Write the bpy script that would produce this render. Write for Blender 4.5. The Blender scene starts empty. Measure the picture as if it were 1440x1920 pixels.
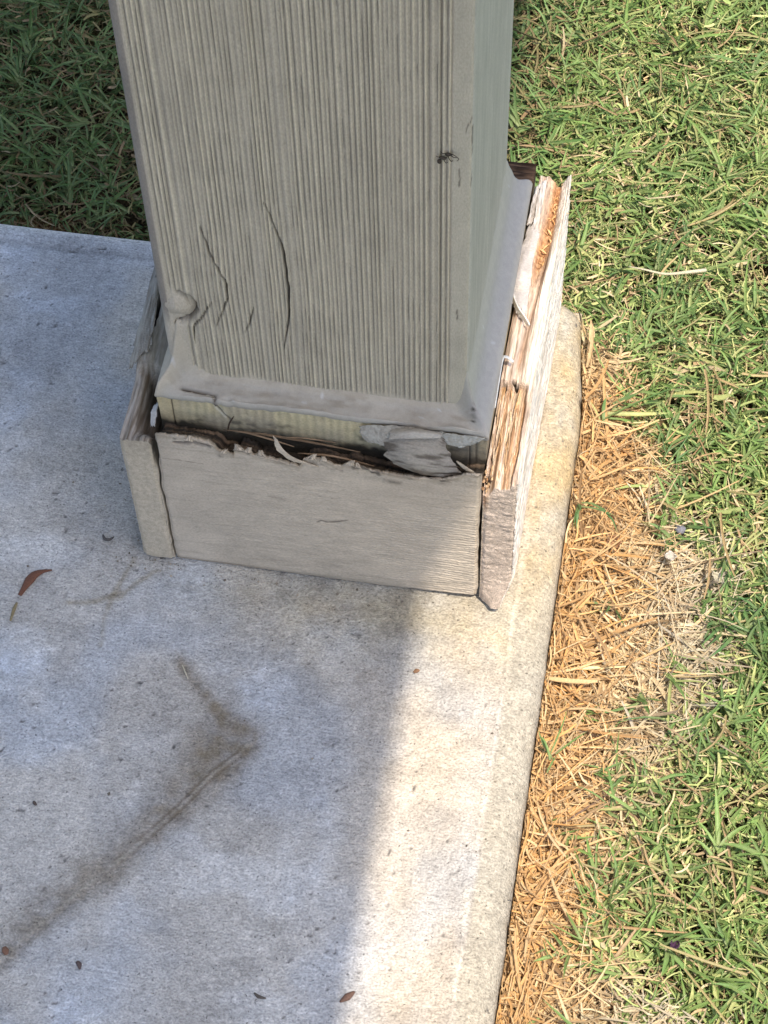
import bpy, math, random
import numpy as np
from mathutils import Matrix, Vector

random.seed(7)
RNG = np.random.default_rng(7)
scene = bpy.context.scene
COL = scene.collection

# ------------------------------------------------------------------ camera
cam_d = bpy.data.cameras.new("camera")
cam = bpy.data.objects.new("camera", cam_d)
COL.objects.link(cam)
cam_d.sensor_fit = 'VERTICAL'
cam_d.sensor_height = 36.0
cam_d.lens = 3822.46 / 1920.0 * 36.0
cam_d.clip_start = 0.02
cam_d.clip_end = 300.0


def cam_rot(yaw, p, r):
    return Matrix.Rotation(yaw, 3, 'Z') @ Matrix.Rotation(p, 3, 'X') @ Matrix.Rotation(r, 3, 'Z')


cam.matrix_world = Matrix.Translation((0.213404, -0.579288, 0.923049)) @ cam_rot(0.1977326, 0.58454, -0.0359158).to_4x4()
scene.camera = cam

# ------------------------------------------------------------------ sky and sun
KX, KY = 0.25, -0.26                       # slope of the rays: metres sideways per metre of height
EL = math.atan(1 / math.hypot(KX, KY))
AZ = math.atan2(KX, KY)
world = bpy.data.worlds.new("World")
scene.world = world
world.use_nodes = True
wn = world.node_tree.nodes
wl = world.node_tree.links
bg = wn["Background"]
sky = wn.new("ShaderNodeTexSky")
sky.sky_type = 'NISHITA'
sky.sun_disc = False
sky.sun_elevation = EL
sky.sun_rotation = AZ
sky.air_density = 1.0
sky.dust_density = 3.0
sky.ozone_density = 0.7
wl.new(sky.outputs[0], bg.inputs[0])
bg.inputs[1].default_value = 0.15

sd = bpy.data.lights.new("sun", 'SUN')
sd.energy = 3.1
sd.angle = math.radians(0.42)
sd.color = (1.0, 0.90, 0.76)
sun = bpy.data.objects.new("sun", sd)
COL.objects.link(sun)
sun.rotation_euler = Vector((KX, KY, 1.0)).to_track_quat('Z', 'Y').to_euler()
sun.location = (KX * 4, KY * 4, 4)

scene.view_settings.view_transform = 'Standard'
scene.view_settings.look = 'None'
scene.view_settings.gamma = 1.0
scene.view_settings.use_curve_mapping = False
scene.view_settings.exposure = 0.93
scene.render.engine = 'CYCLES'
scene.cycles.max_bounces = 6


# ------------------------------------------------------------------ numeric helpers
def lin(r, g, b):
    f = lambda c: ((c / 255.0 + 0.055) / 1.055) ** 2.4 if c > 10 else c / 255.0 / 12.92
    return np.array([f(r), f(g), f(b)])


def _hash(ix, iy, iz, seed):
    h = (ix.astype(np.uint32) * np.uint32(374761393) + iy.astype(np.uint32) * np.uint32(668265263)
         + iz.astype(np.uint32) * np.uint32(2147483647 // 3) + np.uint32((seed * 974711 + 12345) & 0xffffffff))
    h = (h ^ (h >> np.uint32(13))) * np.uint32(1274126177)
    h = (h ^ (h >> np.uint32(16))) * np.uint32(2246822519)
    h = h ^ (h >> np.uint32(15))
    return (h & np.uint32(0xffffff)).astype(np.float64) / float(0xffffff)


def vnoise(x, y, z=0.0, seed=0):
    """smooth value noise, range -1..1"""
    x, y, z = np.broadcast_arrays(np.asarray(x, float), np.asarray(y, float), np.asarray(z, float))
    xi, yi, zi = np.floor(x), np.floor(y), np.floor(z)
    fx, fy, fz = x - xi, y - yi, z - zi
    xi, yi, zi = xi.astype(np.int64), yi.astype(np.int64), zi.astype(np.int64)
    s = lambda t: t * t * (3 - 2 * t)
    ux, uy, uz = s(fx), s(fy), s(fz)
    r = 0
    for dx in (0, 1):
        for dy in (0, 1):
            for dz in (0, 1):
                w = (ux if dx else 1 - ux) * (uy if dy else 1 - uy) * (uz if dz else 1 - uz)
                r = r + w * _hash(xi + dx, yi + dy, zi + dz, seed)
    return r * 2 - 1


def fbm(x, y, z=0.0, seed=0, oct=4, gain=0.5):
    a, r, t = 1.0, 0, 0
    for o in range(oct):
        k = 2.03 ** o
        r = r + a * vnoise(np.asarray(x) * k, np.asarray(y) * k, np.asarray(z) * k, seed + o * 17)
        t += a
        a *= gain
    return r / t


def sstep(a, b, x):
    t = np.clip((np.asarray(x, float) - a) / (b - a), 0, 1)
    return t * t * (3 - 2 * t)


def seg_dist(px, py, pts):
    """distance from points to a polyline, and the parameter 0..1 along it"""
    best = np.full(np.shape(px), 1e9)
    par = np.zeros(np.shape(px))
    n = len(pts) - 1
    for i in range(n):
        ax, ay = pts[i]
        bx, by = pts[i + 1]
        dx, dy = bx - ax, by - ay
        t = np.clip(((px - ax) * dx + (py - ay) * dy) / (dx * dx + dy * dy + 1e-18), 0, 1)
        d = np.hypot(px - ax - t * dx, py - ay - t * dy)
        m = d < best
        best = np.where(m, d, best)
        par = np.where(m, (i + t) / n, par)
    return best, par


def mixc(a, b, t):
    t = np.asarray(t)[..., None]
    return np.asarray(a) * (1 - t) + np.asarray(b) * t


def link(name, me, mat=None, parent=None):
    o = bpy.data.objects.new(name, me)
    COL.objects.link(o)
    if mat is not None and not me.materials:
        me.materials.append(mat)
    if parent is not None:
        o.parent = parent
    return o


def mesh_np(name, V, F, mat=None, parent=None, col=None, smooth=True, extra=None):
    """V (n,3), F (m,k) with equal k, or a list of such arrays"""
    Fs = F if isinstance(F, list) else [F]
    me = bpy.data.meshes.new(name)
    V = np.asarray(V, np.float32)
    me.vertices.add(len(V))
    me.vertices.foreach_set("co", V.ravel())
    nl = sum(f.size for f in Fs)
    npoly = sum(len(f) for f in Fs)
    me.loops.add(nl)
    me.loops.foreach_set("vertex_index", np.concatenate([f.ravel() for f in Fs]).astype(np.int32))
    me.polygons.add(npoly)
    tot = np.concatenate([np.full(len(f), f.shape[1]) for f in Fs])
    st = np.concatenate([[0], np.cumsum(tot)[:-1]]).astype(np.int32)
    me.polygons.foreach_set("loop_start", st)
    me.polygons.foreach_set("use_smooth", np.full(npoly, smooth))
    me.update(calc_edges=True)
    me.validate()
    if col is not None:
        c = np.ones((len(V), 4), np.float32)
        c[:, :3] = col
        at = me.attributes.new("col", 'FLOAT_COLOR', 'POINT')
        at.data.foreach_set("color", c.ravel())
    if extra:
        for k, v in extra.items():
            at = me.attributes.new(k, 'FLOAT', 'POINT')
            at.data.foreach_set("value", np.asarray(v, np.float32))
    return link(name, me, mat, parent)


def grid_faces(nu, nv, off=0, wrap_u=False):
    """quads over an index grid idx = i*nv + j"""
    i = np.arange(nu if wrap_u else nu - 1)
    j = np.arange(nv - 1)
    I, J = np.meshgrid(i, j, indexing='ij')
    I2 = (I + 1) % nu
    return (np.stack([I * nv + J, I2 * nv + J, I2 * nv + J + 1, I * nv + J + 1], -1).reshape(-1, 4) + off)


def box_grid(nx, ny, nz, skip=()):
    """surface lattice of a unit box: returns uvw (n,3) in 0..1, outward normals, faces"""
    V, F, off = [], [], 0
    n = (nx, ny, nz)
    for ax in range(3):
        for side in (0, 1):
            if (ax, side) in skip:
                continue
            b, c = [(1, 2), (2, 0), (0, 1)][ax]
            ib, ic = np.meshgrid(np.arange(n[b] + 1), np.arange(n[c] + 1), indexing='ij')
            P = np.zeros(ib.shape + (3,), int)
            P[..., b], P[..., c] = ib, ic
            P[..., ax] = n[ax] * side
            f = grid_faces(n[b] + 1, n[c] + 1, off)
            if side == 0:
                f = f[:, ::-1]
            V.append(P.reshape(-1, 3))
            F.append(f)
            off += ib.size
    V = np.concatenate(V)
    F = np.concatenate(F)
    key = (V[:, 0] * (ny + 1) + V[:, 1]) * (nz + 1) + V[:, 2]
    _, first, inv = np.unique(key, return_index=True, return_inverse=True)
    U = V[first] / np.array(n, float)
    N = np.zeros_like(U)
    for a in range(3):
        N[:, a] = (V[first][:, a] == n[a]).astype(float) - (V[first][:, a] == 0).astype(float)
    N /= np.linalg.norm(N, axis=1)[:, None] + 1e-9
    return U, N, inv.ravel()[F]


# ------------------------------------------------------------------ materials
def vc_mat(name, rough=0.85, mods=((900, 0.12, (1, 1, 1)),), bumps=((700, 0.0003, (1, 1, 1)),), spec=0.25, transl=0.0, bump_strength=1.0, specks=()):
    """base colour from the 'col' attribute, broken up by noise of several scales; fine relief by bump"""
    m = bpy.data.materials.new(name)
    m.use_nodes = True
    nt = m.node_tree
    N, L = nt.nodes, nt.links
    b = N["Principled BSDF"]
    b.inputs["Roughness"].default_value = rough
    b.inputs["Specular IOR Level"].default_value = spec
    at = N.new("ShaderNodeAttribute")
    at.attribute_name = "col"
    tc = N.new("ShaderNodeTexCoord")
    cur = at.outputs["Color"]
    for sc, amt, st in mods:
        mp = N.new("ShaderNodeMapping")
        mp.inputs["Scale"].default_value = st
        L.new(tc.outputs["Object"], mp.inputs[0])
        nz = N.new("ShaderNodeTexNoise")
        nz.inputs["Scale"].default_value = sc
        nz.inputs["Detail"].default_value = 3
        L.new(mp.outputs[0], nz.inputs[0])
        mr = N.new("ShaderNodeMapRange")
        mr.inputs[1].default_value = 0.3
        mr.inputs[2].default_value = 0.7
        mr.inputs[3].default_value = 1 - amt
        mr.inputs[4].default_value = 1 + amt
        L.new(nz.outputs[0], mr.inputs[0])
        mx = N.new("ShaderNodeVectorMath")
        mx.operation = 'SCALE'
        L.new(cur, mx.inputs[0])
        L.new(mr.outputs[0], mx.inputs[3])
        cur = mx.outputs[0]
    for sc, lo, hi, fac, st in specks:
        mp = N.new("ShaderNodeMapping")
        mp.inputs["Scale"].default_value = st
        mp.inputs["Location"].default_value = (3.1, 1.7, 0.4)
        L.new(tc.outputs["Object"], mp.inputs[0])
        nz = N.new("ShaderNodeTexNoise")
        nz.inputs["Scale"].default_value = sc
        nz.inputs["Detail"].default_value = 1.5
        L.new(mp.outputs[0], nz.inputs[0])
        mr = N.new("ShaderNodeMapRange")
        mr.inputs[1].default_value = lo
        mr.inputs[2].default_value = hi
        mr.inputs[3].default_value = 1.0
        mr.inputs[4].default_value = fac
        L.new(nz.outputs[0], mr.inputs[0])
        mx = N.new("ShaderNodeVectorMath")
        mx.operation = 'SCALE'
        L.new(cur, mx.inputs[0])
        L.new(mr.outputs[0], mx.inputs[3])
        cur = mx.outputs[0]
    L.new(cur, b.inputs["Base Color"])
    prev = None
    for sc, dist, st in bumps:
        mp = N.new("ShaderNodeMapping")
        mp.inputs["Scale"].default_value = st
        L.new(tc.outputs["Object"], mp.inputs[0])
        nz = N.new("ShaderNodeTexNoise")
        nz.inputs["Scale"].default_value = sc
        nz.inputs["Detail"].default_value = 4
        L.new(mp.outputs[0], nz.inputs[0])
        bp = N.new("ShaderNodeBump")
        bp.inputs["Distance"].default_value = dist
        bp.inputs["Strength"].default_value = bump_strength
        L.new(nz.outputs[0], bp.inputs["Height"])
        if prev is not None:
            L.new(prev, bp.inputs["Normal"])
        prev = bp.outputs[0]
    if prev is not None:
        L.new(prev, b.inputs["Normal"])
    if transl > 0:
        tr = N.new("ShaderNodeBsdfTranslucent")
        L.new(cur, tr.inputs[0])
        ms = N.new("ShaderNodeMixShader")
        ms.inputs[0].default_value = transl
        L.new(b.outputs[0], ms.inputs[1])
        L.new(tr.outputs[0], ms.inputs[2])
        L.new(ms.outputs[0], N["Material Output"].inputs[0])
    return m


M_CONC = vc_mat("concrete", 0.9,
                mods=((95, 0.10, (1, 1, 1)), (420, 0.17, (0.6, 1.2, 1)), (1000, 0.27, (0.8, 1, 1))),
                bumps=((1000, 0.0011, (0.8, 1, 1)), (380, 0.0006, (0.6, 1, 1))), spec=0.2,
                specks=((520, 0.685, 0.73, 0.45, (1, 1, 1)), (820, 0.70, 0.75, 0.6, (0.8, 1.1, 1)), (700, 0.36, 0.30, 1.25, (1, 1, 1))))
M_PAINT = vc_mat("taupe_paint", 0.72,
                 mods=((1400, 0.11, (1, 1, 0.45)), (160, 0.07, (1, 1, 0.4))),
                 bumps=((1300, 0.00055, (1, 1, 0.5)),), spec=0.35)
M_BOARD = vc_mat("board_paint", 0.7,
                 mods=((1300, 0.13, (0.6, 1, 1)), (120, 0.09, (0.6, 1, 1))),
                 bumps=((1300, 0.0005, (0.5, 1, 1)), (350, 0.0004, (0.4, 1, 1))), spec=0.3)
M_WOOD = vc_mat("weathered_wood", 0.9,
                mods=((1500, 0.30, (1, 0.08, 1)), (500, 0.2, (1, 0.1, 1))),
                bumps=((1500, 0.0012, (1, 0.06, 1)),), spec=0.15)
M_END = vc_mat("worn_painted_board", 0.85,
               mods=((1500, 0.14, (1, 0.15, 1)), (400, 0.14, (1, 0.2, 1))),
               bumps=((1500, 0.0004, (1, 0.1, 1)),), spec=0.2)
M_ROT = vc_mat("rotten_wood", 0.95,
               mods=((900, 0.3, (0.12, 1, 1)), (300, 0.3, (0.3, 1, 1))),
               bumps=((900, 0.001, (0.12, 1, 1)),), spec=0.1)
M_CAULK = vc_mat("caulk", 0.75,
                 mods=((300, 0.05, (1, 1, 1)), (1500, 0.05, (1, 1, 1))),
                 bumps=((260, 0.0004, (1, 1, 1)), (1300, 0.0001, (1, 1, 1))), spec=0.35)
M_GRASS = vc_mat("grass_blade", 0.5, mods=((500, 0.12, (1, 1, 1)),), bumps=(), spec=0.4, transl=0.3)
M_STRAW = vc_mat("straw", 0.7, mods=((700, 0.15, (1, 1, 1)),), bumps=(), spec=0.25, transl=0.15)
M_SOIL = vc_mat("soil", 1.0, mods=((120, 0.3, (1, 1, 1)), (600, 0.4, (1, 1, 1))), bumps=((350, 0.004, (1, 1, 1)),), spec=0.1)
M_DEBRIS = vc_mat("debris", 0.7, mods=((1500, 0.25, (1, 1, 1)),), bumps=((1200, 0.0003, (1, 1, 1)),), spec=0.3)
M_ROOF = vc_mat("roof_paint", 0.7, mods=((20, 0.05, (1, 1, 1)),), bumps=(), spec=0.3)

C_PAINT = np.array([0.485, 0.428, 0.338])
C_RIDGE = np.array([0.72, 0.64, 0.465])
C_GROOVE = np.array([0.25, 0.23, 0.19])
C_CAULK = np.array([0.385, 0.355, 0.305])
C_SIDE = np.array([0.46, 0.42, 0.325])
C_CONC = np.array([0.475, 0.455, 0.425])
C_DARK = np.array([0.035, 0.025, 0.018])

# ------------------------------------------------------------------ concrete patio
XE, YE, ZG = 0.1915, 0.1965, -0.05      # right edge, back edge of the patio; level of the soil


def axis(pts):
    """pts: list of (position, step from here on)"""
    out = []
    for (a, s), (b, _) in zip(pts[:-1], pts[1:]):
        n = max(1, int(round((b - a) / s)))
        out += list(a + (b - a) * np.arange(n) / n)
    out.append(pts[-1][0])
    return np.array(out)


xs = axis([(-3.0, .5), (-.5, .04), (-.24, .0013), (.1695, .0006), (XE, .1)])
ys = axis([(-3.0, .5), (-.7, .06), (-.32, .0013), (.172, .0007), (YE, .1)])
X, Y = np.meshgrid(xs, ys, indexing='ij')
RAD = 0.019
# the far right corner of the patio is rounded in plan and the back edge drifts a little
back = YE - 0.011 * sstep(0.02, 0.19, X)
Yw = np.where(Y > 0.0, Y * back / YE, Y)
corner = sstep(0.10, 0.185, Yw)
Xw = np.where(X > 0.1, X - (X - 0.1) / 0.0915 * 0.008 * corner, X)
dr = XE - X
chip = sstep(0.012, 0.0, dr) * (0.0007 * fbm(Y * 70, 0.5, seed=36, oct=4) - 0.0012 * sstep(0.55, 0.85, vnoise(Y * 160, X * 160, seed=37)))
Xw = Xw + chip
db = YE - Y
ex = np.clip(RAD - dr, 0, None)
ey = np.clip(RAD * 0.75 - db, 0, None) / 0.75
q = np.hypot(ex, ey)
Z = -(RAD - np.sqrt(np.clip(RAD ** 2 - np.minimum(q, RAD) ** 2, 0, None))) * 0.8
# lower roughness of the trowelled edge, and the tool mark left beside it
tool = np.exp(-((dr - 0.0205 - 0.0030 * fbm(Yw * 40, 0.5, seed=3, oct=5)) / 0.0013) ** 2)
Z += 0.0005 * tool * (Yw < 0.15) - 0.0009 * np.exp(-((db - 0.022) / 0.004) ** 2) * (X < 0.1)
Z += 0.0007 * fbm(Xw * 22, Yw * 22, seed=4) + 0.00022 * fbm(Xw * 260, Yw * 340, seed=5, oct=3)
# the long dirty trowel crease and its fan of dirt
CREASE = [(-0.075, -0.305), (-0.0445, -0.2606), (-0.0256, -0.233), (0.0029, -0.1975), (0.0211, -0.1715), (0.0351, -0.1485), (0.0455, -0.1365), (0.0494, -0.129), (0.0478, -0.1265)]
dc, tc_ = seg_dist(Xw, Yw, CREASE)
wob = 0.0012 * fbm(Xw * 150, Yw * 150, seed=6) + 0.0014 * fbm(Xw * 60, Yw * 60, seed=9, oct=5)
amp_ = 0.10 + 0.60 * sstep(-0.3, 0.5, vnoise(tc_ * 22, 1.3, seed=7))
sd_ = dc * np.sign((Xw + 0.0445) * 0.128 - (Yw + 0.2606) * 0.0933)
Z += 0.00025 * amp_ * np.exp(-((sd_ + wob) / 0.0008) ** 2) - 0.0005 * np.exp(-((sd_ - 0.0022 + wob) / 0.0014) ** 2)
CR2 = [(0.0035, -0.086), (0.0075, -0.0925), (0.0129, -0.0982), (0.0254, -0.1103), (0.036, -0.1175), (0.0437, -0.1244)]
d2, t2 = seg_dist(Xw, Yw, CR2)
Z += -0.0007 * np.exp(-(d2 / 0.0012) ** 2) * (0.6 + 0.6 * vnoise(Xw * 200, Yw * 200, seed=8))
# pits
pit = vnoise(Xw * 480, Yw * 480, seed=11)
pitmask = sstep(0.80, 0.92, pit) * sstep(-0.25, 0.4, fbm(Xw * 28, Yw * 28, seed=12) + 0.15)
Z -= 0.0009 * pitmask
# colour
base = C_CONC * np.ones(X.shape + (3,))
cool = sstep(-0.25, 0.35, fbm(Xw * 16 + 3, Yw * 16, seed=20))
base = base * (1 + 0.26 * fbm(Xw * 17, Yw * 17, seed=21, oct=4)[..., None])
base = mixc(base, base * np.array([0.90, 0.97, 1.09]), cool)
base = mixc(base, base * 0.86, sstep(0.1, 0.6, fbm(Xw * 55, Yw * 90, seed=22)))
blo = sstep(0.05, 0.45, fbm(Xw * 24 + 9, Yw * 30, seed=38, oct=5)) * sstep(0.14, 0.09, Xw)
base = mixc(base, base * np.array([1.17, 1.20, 1.25]), blo)
# tan stain with sunlit tone painted in at the right; darker round the post
tan = sstep(0.07, 0.15, Xw) * (0.75 + 0.5 * fbm(Xw * 60, Yw * 25, seed=23))
base = mixc(base, base * np.array([0.95, 0.85, 0.73]), np.clip(tan, 0, 1))
tan2 = np.exp(-((Yw + 0.045) / 0.03) ** 2) * sstep(-0.03, 0.1, Xw)
base = mixc(base, base * np.array([1.02, 0.92, 0.70]), np.clip(tan2 * (0.7 + 0.5 * fbm(Xw * 70, Yw * 70, seed=24)), 0, 1))
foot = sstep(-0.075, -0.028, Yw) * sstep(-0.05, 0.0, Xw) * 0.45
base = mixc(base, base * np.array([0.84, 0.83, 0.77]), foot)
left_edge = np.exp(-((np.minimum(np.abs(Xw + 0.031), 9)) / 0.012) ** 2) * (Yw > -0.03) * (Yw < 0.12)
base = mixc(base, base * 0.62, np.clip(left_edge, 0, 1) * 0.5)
# rounded right edge: greyer and sandier
rnd = sstep(0.0205, 0.0165, dr)
base = mixc(base, np.array([0.37, 0.335, 0.27]) * (1 + 0.25 * fbm(Xw * 500, Yw * 500, seed=25)[..., None]), rnd * 0.85)
base = mixc(base, np.array([0.62, 0.57, 0.48]) * np.ones(3), np.clip(tool, 0, 1) * 0.6 * sstep(0.12, 0.0, Yw) * sstep(-0.5, 0.5, vnoise(Yw * 55, 0.9, seed=39)))
och = sstep(0.155, 0.175, Xw) * sstep(-0.06, 0.02, Yw)
base = mixc(base, base * np.array([1.15, 0.95, 0.62]), np.clip(och * (0.5 + 0.8 * fbm(Xw * 90, Yw * 30, seed=26)), 0, 1))
# stains of the crease
fanw = 0.0085 + 0.010 * np.exp(-((tc_ - 0.62) / 0.2) ** 2) + 0.004 * np.exp(-((tc_ - 0.3) / 0.3) ** 2)
sgn = np.sign((Xw + 0.0445) * 0.128 - (Yw + 0.2606) * 0.0933)     # + on the lower right of the crease
st = np.exp(-(np.clip(dc + 2.2 * wob, 0, None) / np.where(sgn > 0, fanw * 0.62, fanw * 1.05)) ** 2) * (0.72 + 0.28 * sstep(0.0, 0.35, tc_))
st2 = np.exp(-(np.clip(d2 + 2 * wob, 0, None) / (0.0035 + 0.003 * t2)) ** 2) * sstep(0.0, 0.15, t2 + 0.1)
# dirt film caught between the two creases
tri = np.exp(-(np.hypot((Xw - 0.034) / 0.014, (Yw + 0.131) / 0.020)) ** 2.5)
dirt = np.clip(0.85 * st + 0.8 * st2 + 0.75 * tri, 0, 0.95) * (0.8 + 0.4 * fbm(Xw * 180, Yw * 180, seed=28))
DIRT = np.array([0.200, 0.165, 0.115])
base = mixc(base, DIRT, np.clip(dirt, 0, 0.9))
base = mixc(base, np.array([0.10, 0.07, 0.045]), np.exp(-((dc - 0.0016) / 0.0007) ** 2) * 0.6 * sstep(0.25, 0.5, tc_) * sstep(0.95, 0.7, tc_))
base = mixc(base, np.array([0.42, 0.39, 0.32]), np.exp(-((dc + wob * .5) / 0.0004) ** 2) * 0.45 * sstep(0.4, 0.8, vnoise(tc_ * 30, 2.2, seed=31) * 0.5 + 0.75))
ST3 = [[(-0.034, -0.030), (-0.0394, -0.0527), (-0.041, -0.0695), (-0.0385, -0.0854)], [(-0.036, -0.052), (-0.048, -0.060), (-0.0616, -0.0628)], [(-0.02, -0.036), (-0.03, -0.046), (-0.036, -0.056)]]
for pl in ST3:
    d3, _t = seg_dist(Xw, Yw, pl)
    base = mixc(base, base * np.array([0.68, 0.62, 0.50]), 0.75 * np.exp(-((d3 + wob) / 0.0016) ** 2))
base = mixc(base, np.array([0.07, 0.07, 0.075]), np.clip(pitmask, 0, 1) * 0.8)
# a lighter rim of the back edge
lip = np.exp(-((db - 0.005) / 0.005) ** 2) * (X < 0.1)
base = mixc(base, np.array([0.58, 0.57, 0.54]), lip * 0.8)
base = mixc(base, base * 0.62, np.exp(-((db - 0.0205 + 0.001 * fbm(Xw * 60, 0.3, seed=35)) / 0.0022) ** 2) * (X < 0.1) * 0.6)
nX, nY = X.shape
V = np.stack([Xw, Yw, Z], -1).reshape(-1, 3)
Cc = base.reshape(-1, 3)
F = [grid_faces(nX, nY)]
# skirts: right edge then back edge
ir = (nX - 1) * nY + np.arange(nY)
ib = np.arange(nX)[::-1] * nY + nY - 1
rim = np.concatenate([ir, ib[1:]])
sv, sc_ = [], []
zl = [-0.028, -0.04, -0.055, -0.10]
for k, z in enumerate(zl):
    p = V[rim].copy()
    p[:, 2] = z
    nn = 0.0006 * fbm(p[:, 0] * 90, p[:, 1] * 90, z * 90, seed=33)
    p[:, 0] += nn
    p[:, 1] += nn
    sv.append(p)
    sc_.append(np.tile(np.array([0.44, 0.31, 0.21]) * (1 - 0.10 * k), (len(rim), 1)))
n0 = len(V)
m = len(rim)
V = np.concatenate([V] + sv)
Cc = np.concatenate([Cc] + sc_)
prev = rim
for k in range(len(zl)):
    cur = n0 + k * m + np.arange(m)
    F.append(np.stack([prev[:-1], cur[:-1], cur[1:], prev[1:]], -1))
    prev = cur
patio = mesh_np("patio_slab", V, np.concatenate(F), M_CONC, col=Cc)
patio["kind"] = "structure"

# ------------------------------------------------------------------ soil under the lawn
gx = axis([(-120, 40), (-4, 1.0), (-.6, .012), (.7, 1.0), (4, 40), (120, 1)])
gy = axis([(-120, 40), (-4, 1.0), (-.5, .012), (.9, 1.0), (4, 40), (120, 1)])
GX, GY = np.meshgrid(gx, gy, indexing='ij')
GZ = ZG + 0.005 * fbm(GX * 30, GY * 30, seed=40)

DEAD = np.array([(-0.6, 0.245), (-0.30, 0.243), (-0.2262, 0.2421), (-0.1718, 0.2335), (-0.1262, 0.2421), (-0.0772, 0.2595), (-0.0249, 0.2833), (0.0079, 0.2779),
                 (0.0409, 0.2664), (0.0733, 0.2426), (0.127, 0.2152), (0.16, 0.202), (0.19, 0.18), (0.3, 0.10)])


def bank(x, y):
    return 0.022 * np.exp(-np.clip(x - XE, 0, None) / 0.035) * (x > 0.16) * sstep(0.21, 0.15, y)


def deadness(x, y):
    xb = np.interp(y, DEAD[:, 0], DEAD[:, 1])
    n = 0.022 * fbm(x * 45, y * 45, seed=41)
    d = sstep(0.014, -0.014, x + n - xb) * (x > 0.15)
    # thin worn strip behind the patio
    d2_ = sstep(0.235, 0.20, y + n) * (x <= 0.15) * 0.75
    low = 0.5 * sstep(-0.19, -0.235, y + n) * (x > 0.15) * sstep(0.36, 0.30, x) * sstep(-0.5, -0.4, y)
    return np.clip(np.maximum(np.maximum(d, d2_), low), 0, 1)


dd = deadness(GX, GY)
GZ = GZ + bank(GX, GY)
oran = sstep(0.235, 0.195, GX + 0.015 * fbm(GX * 50, GY * 50, seed=42))
gc = mixc(np.array([0.06, 0.045, 0.025]), mixc(np.array([0.36, 0.24, 0.13]), np.array([0.42, 0.20, 0.07]), oran), dd)
far = sstep(0.36, 0.6, np.hypot(GX - 0.1, GY - 0.05)) * (0.75 + 0.25 * fbm(GX * 30, GY * 30, seed=43))
gc = mixc(gc, np.array([0.065, 0.11, 0.032]), far * (1 - dd))
soil = mesh_np("lawn_soil", np.stack([GX, GY, GZ], -1).reshape(-1, 3), grid_faces(*GX.shape), M_SOIL, col=gc.reshape(-1, 3))
soil["kind"] = "structure"


# ------------------------------------------------------------------ blades
def blades(base, az, tilt, dtilt, curl, L, w, col, seg=5, vfold=0.25, roll=None, prof=None, tipcol=None, basecol=None):
    n = len(az)
    if prof is None:
        prof = np.array([0.65, 0.95, 1.0, 0.85, 0.55, 0.04])
    prof = np.interp(np.linspace(0, 1, seg + 1), np.linspace(0, 1, len(prof)), prof)
    P = np.zeros((n, seg + 1, 3))
    P[:, 0] = base
    T = np.zeros((n, seg + 1, 3))
    for k in range(seg + 1):
        f = k / seg
        a = az + curl * f
        t = tilt + dtilt * f
        d = np.stack([np.cos(a) * np.cos(t), np.sin(a) * np.cos(t), np.sin(t)], -1)
        T[:, k] = d
        if k:
            P[:, k] = P[:, k - 1] + (T[:, k - 1] + d) * 0.5 * (L / seg)[:, None]
    side = np.stack([-T[..., 1], T[..., 0], np.zeros(T.shape[:2])], -1)
    side /= np.linalg.norm(side, axis=-1)[..., None] + 1e-9
    up = np.cross(T, side)
    if roll is None:
        roll = RNG.normal(0, 0.5, n)
    cr, sr = np.cos(roll)[:, None, None], np.sin(roll)[:, None, None]
    s = side * cr + up * sr
    u = up * cr - side * sr
    hw = (w[:, None] * 0.5 * prof[None, :])[..., None]
    A = P - s * hw + u * hw * vfold
    B = P - u * hw * vfold
    Cp = P + s * hw + u * hw * vfold
    V = np.stack([A, B, Cp], 2).reshape(-1, 3)
    f0 = []
    for k in range(seg):
        r = 3 * k
        f0 += [[r, r + 1, r + 4, r + 3], [r + 1, r + 2, r + 5, r + 4]]
    F = (np.array(f0)[None] + (np.arange(n) * 3 * (seg + 1))[:, None, None]).reshape(-1, 4)
    f = np.linspace(0, 1, seg + 1)[None, :, None]
    cc = np.repeat(col[:, None, :], seg + 1, 1)
    if basecol is not None:
        cc = cc * (1 - (1 - f) ** 2 * 0.7) + basecol * ((1 - f) ** 2 * 0.7)
    if tipcol is not None:
        wt = np.clip((f - 0.75) / 0.25, 0, 1) * 0.6
        cc = cc * (1 - wt) + tipcol * wt
    cc = np.repeat(cc[:, :, None, :], 3, 2)
    cc[:, :, 1] *= 1.12
    return V, F, cc.reshape(-1, 3)


def on_patio(x, y, m=0.0):
    return (x < XE - 0.008 * sstep(0.10, 0.185, y) + m) & (y < YE + 0.001 - 0.011 * sstep(0.02, 0.19, x) + m)


def scatter(n, x0, x1, y0, y1):
    x = RNG.uniform(x0, x1, n)
    y = RNG.uniform(y0, y1, n)
    k = ~on_patio(x, y, 0.001)
    return x[k], y[k]


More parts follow.
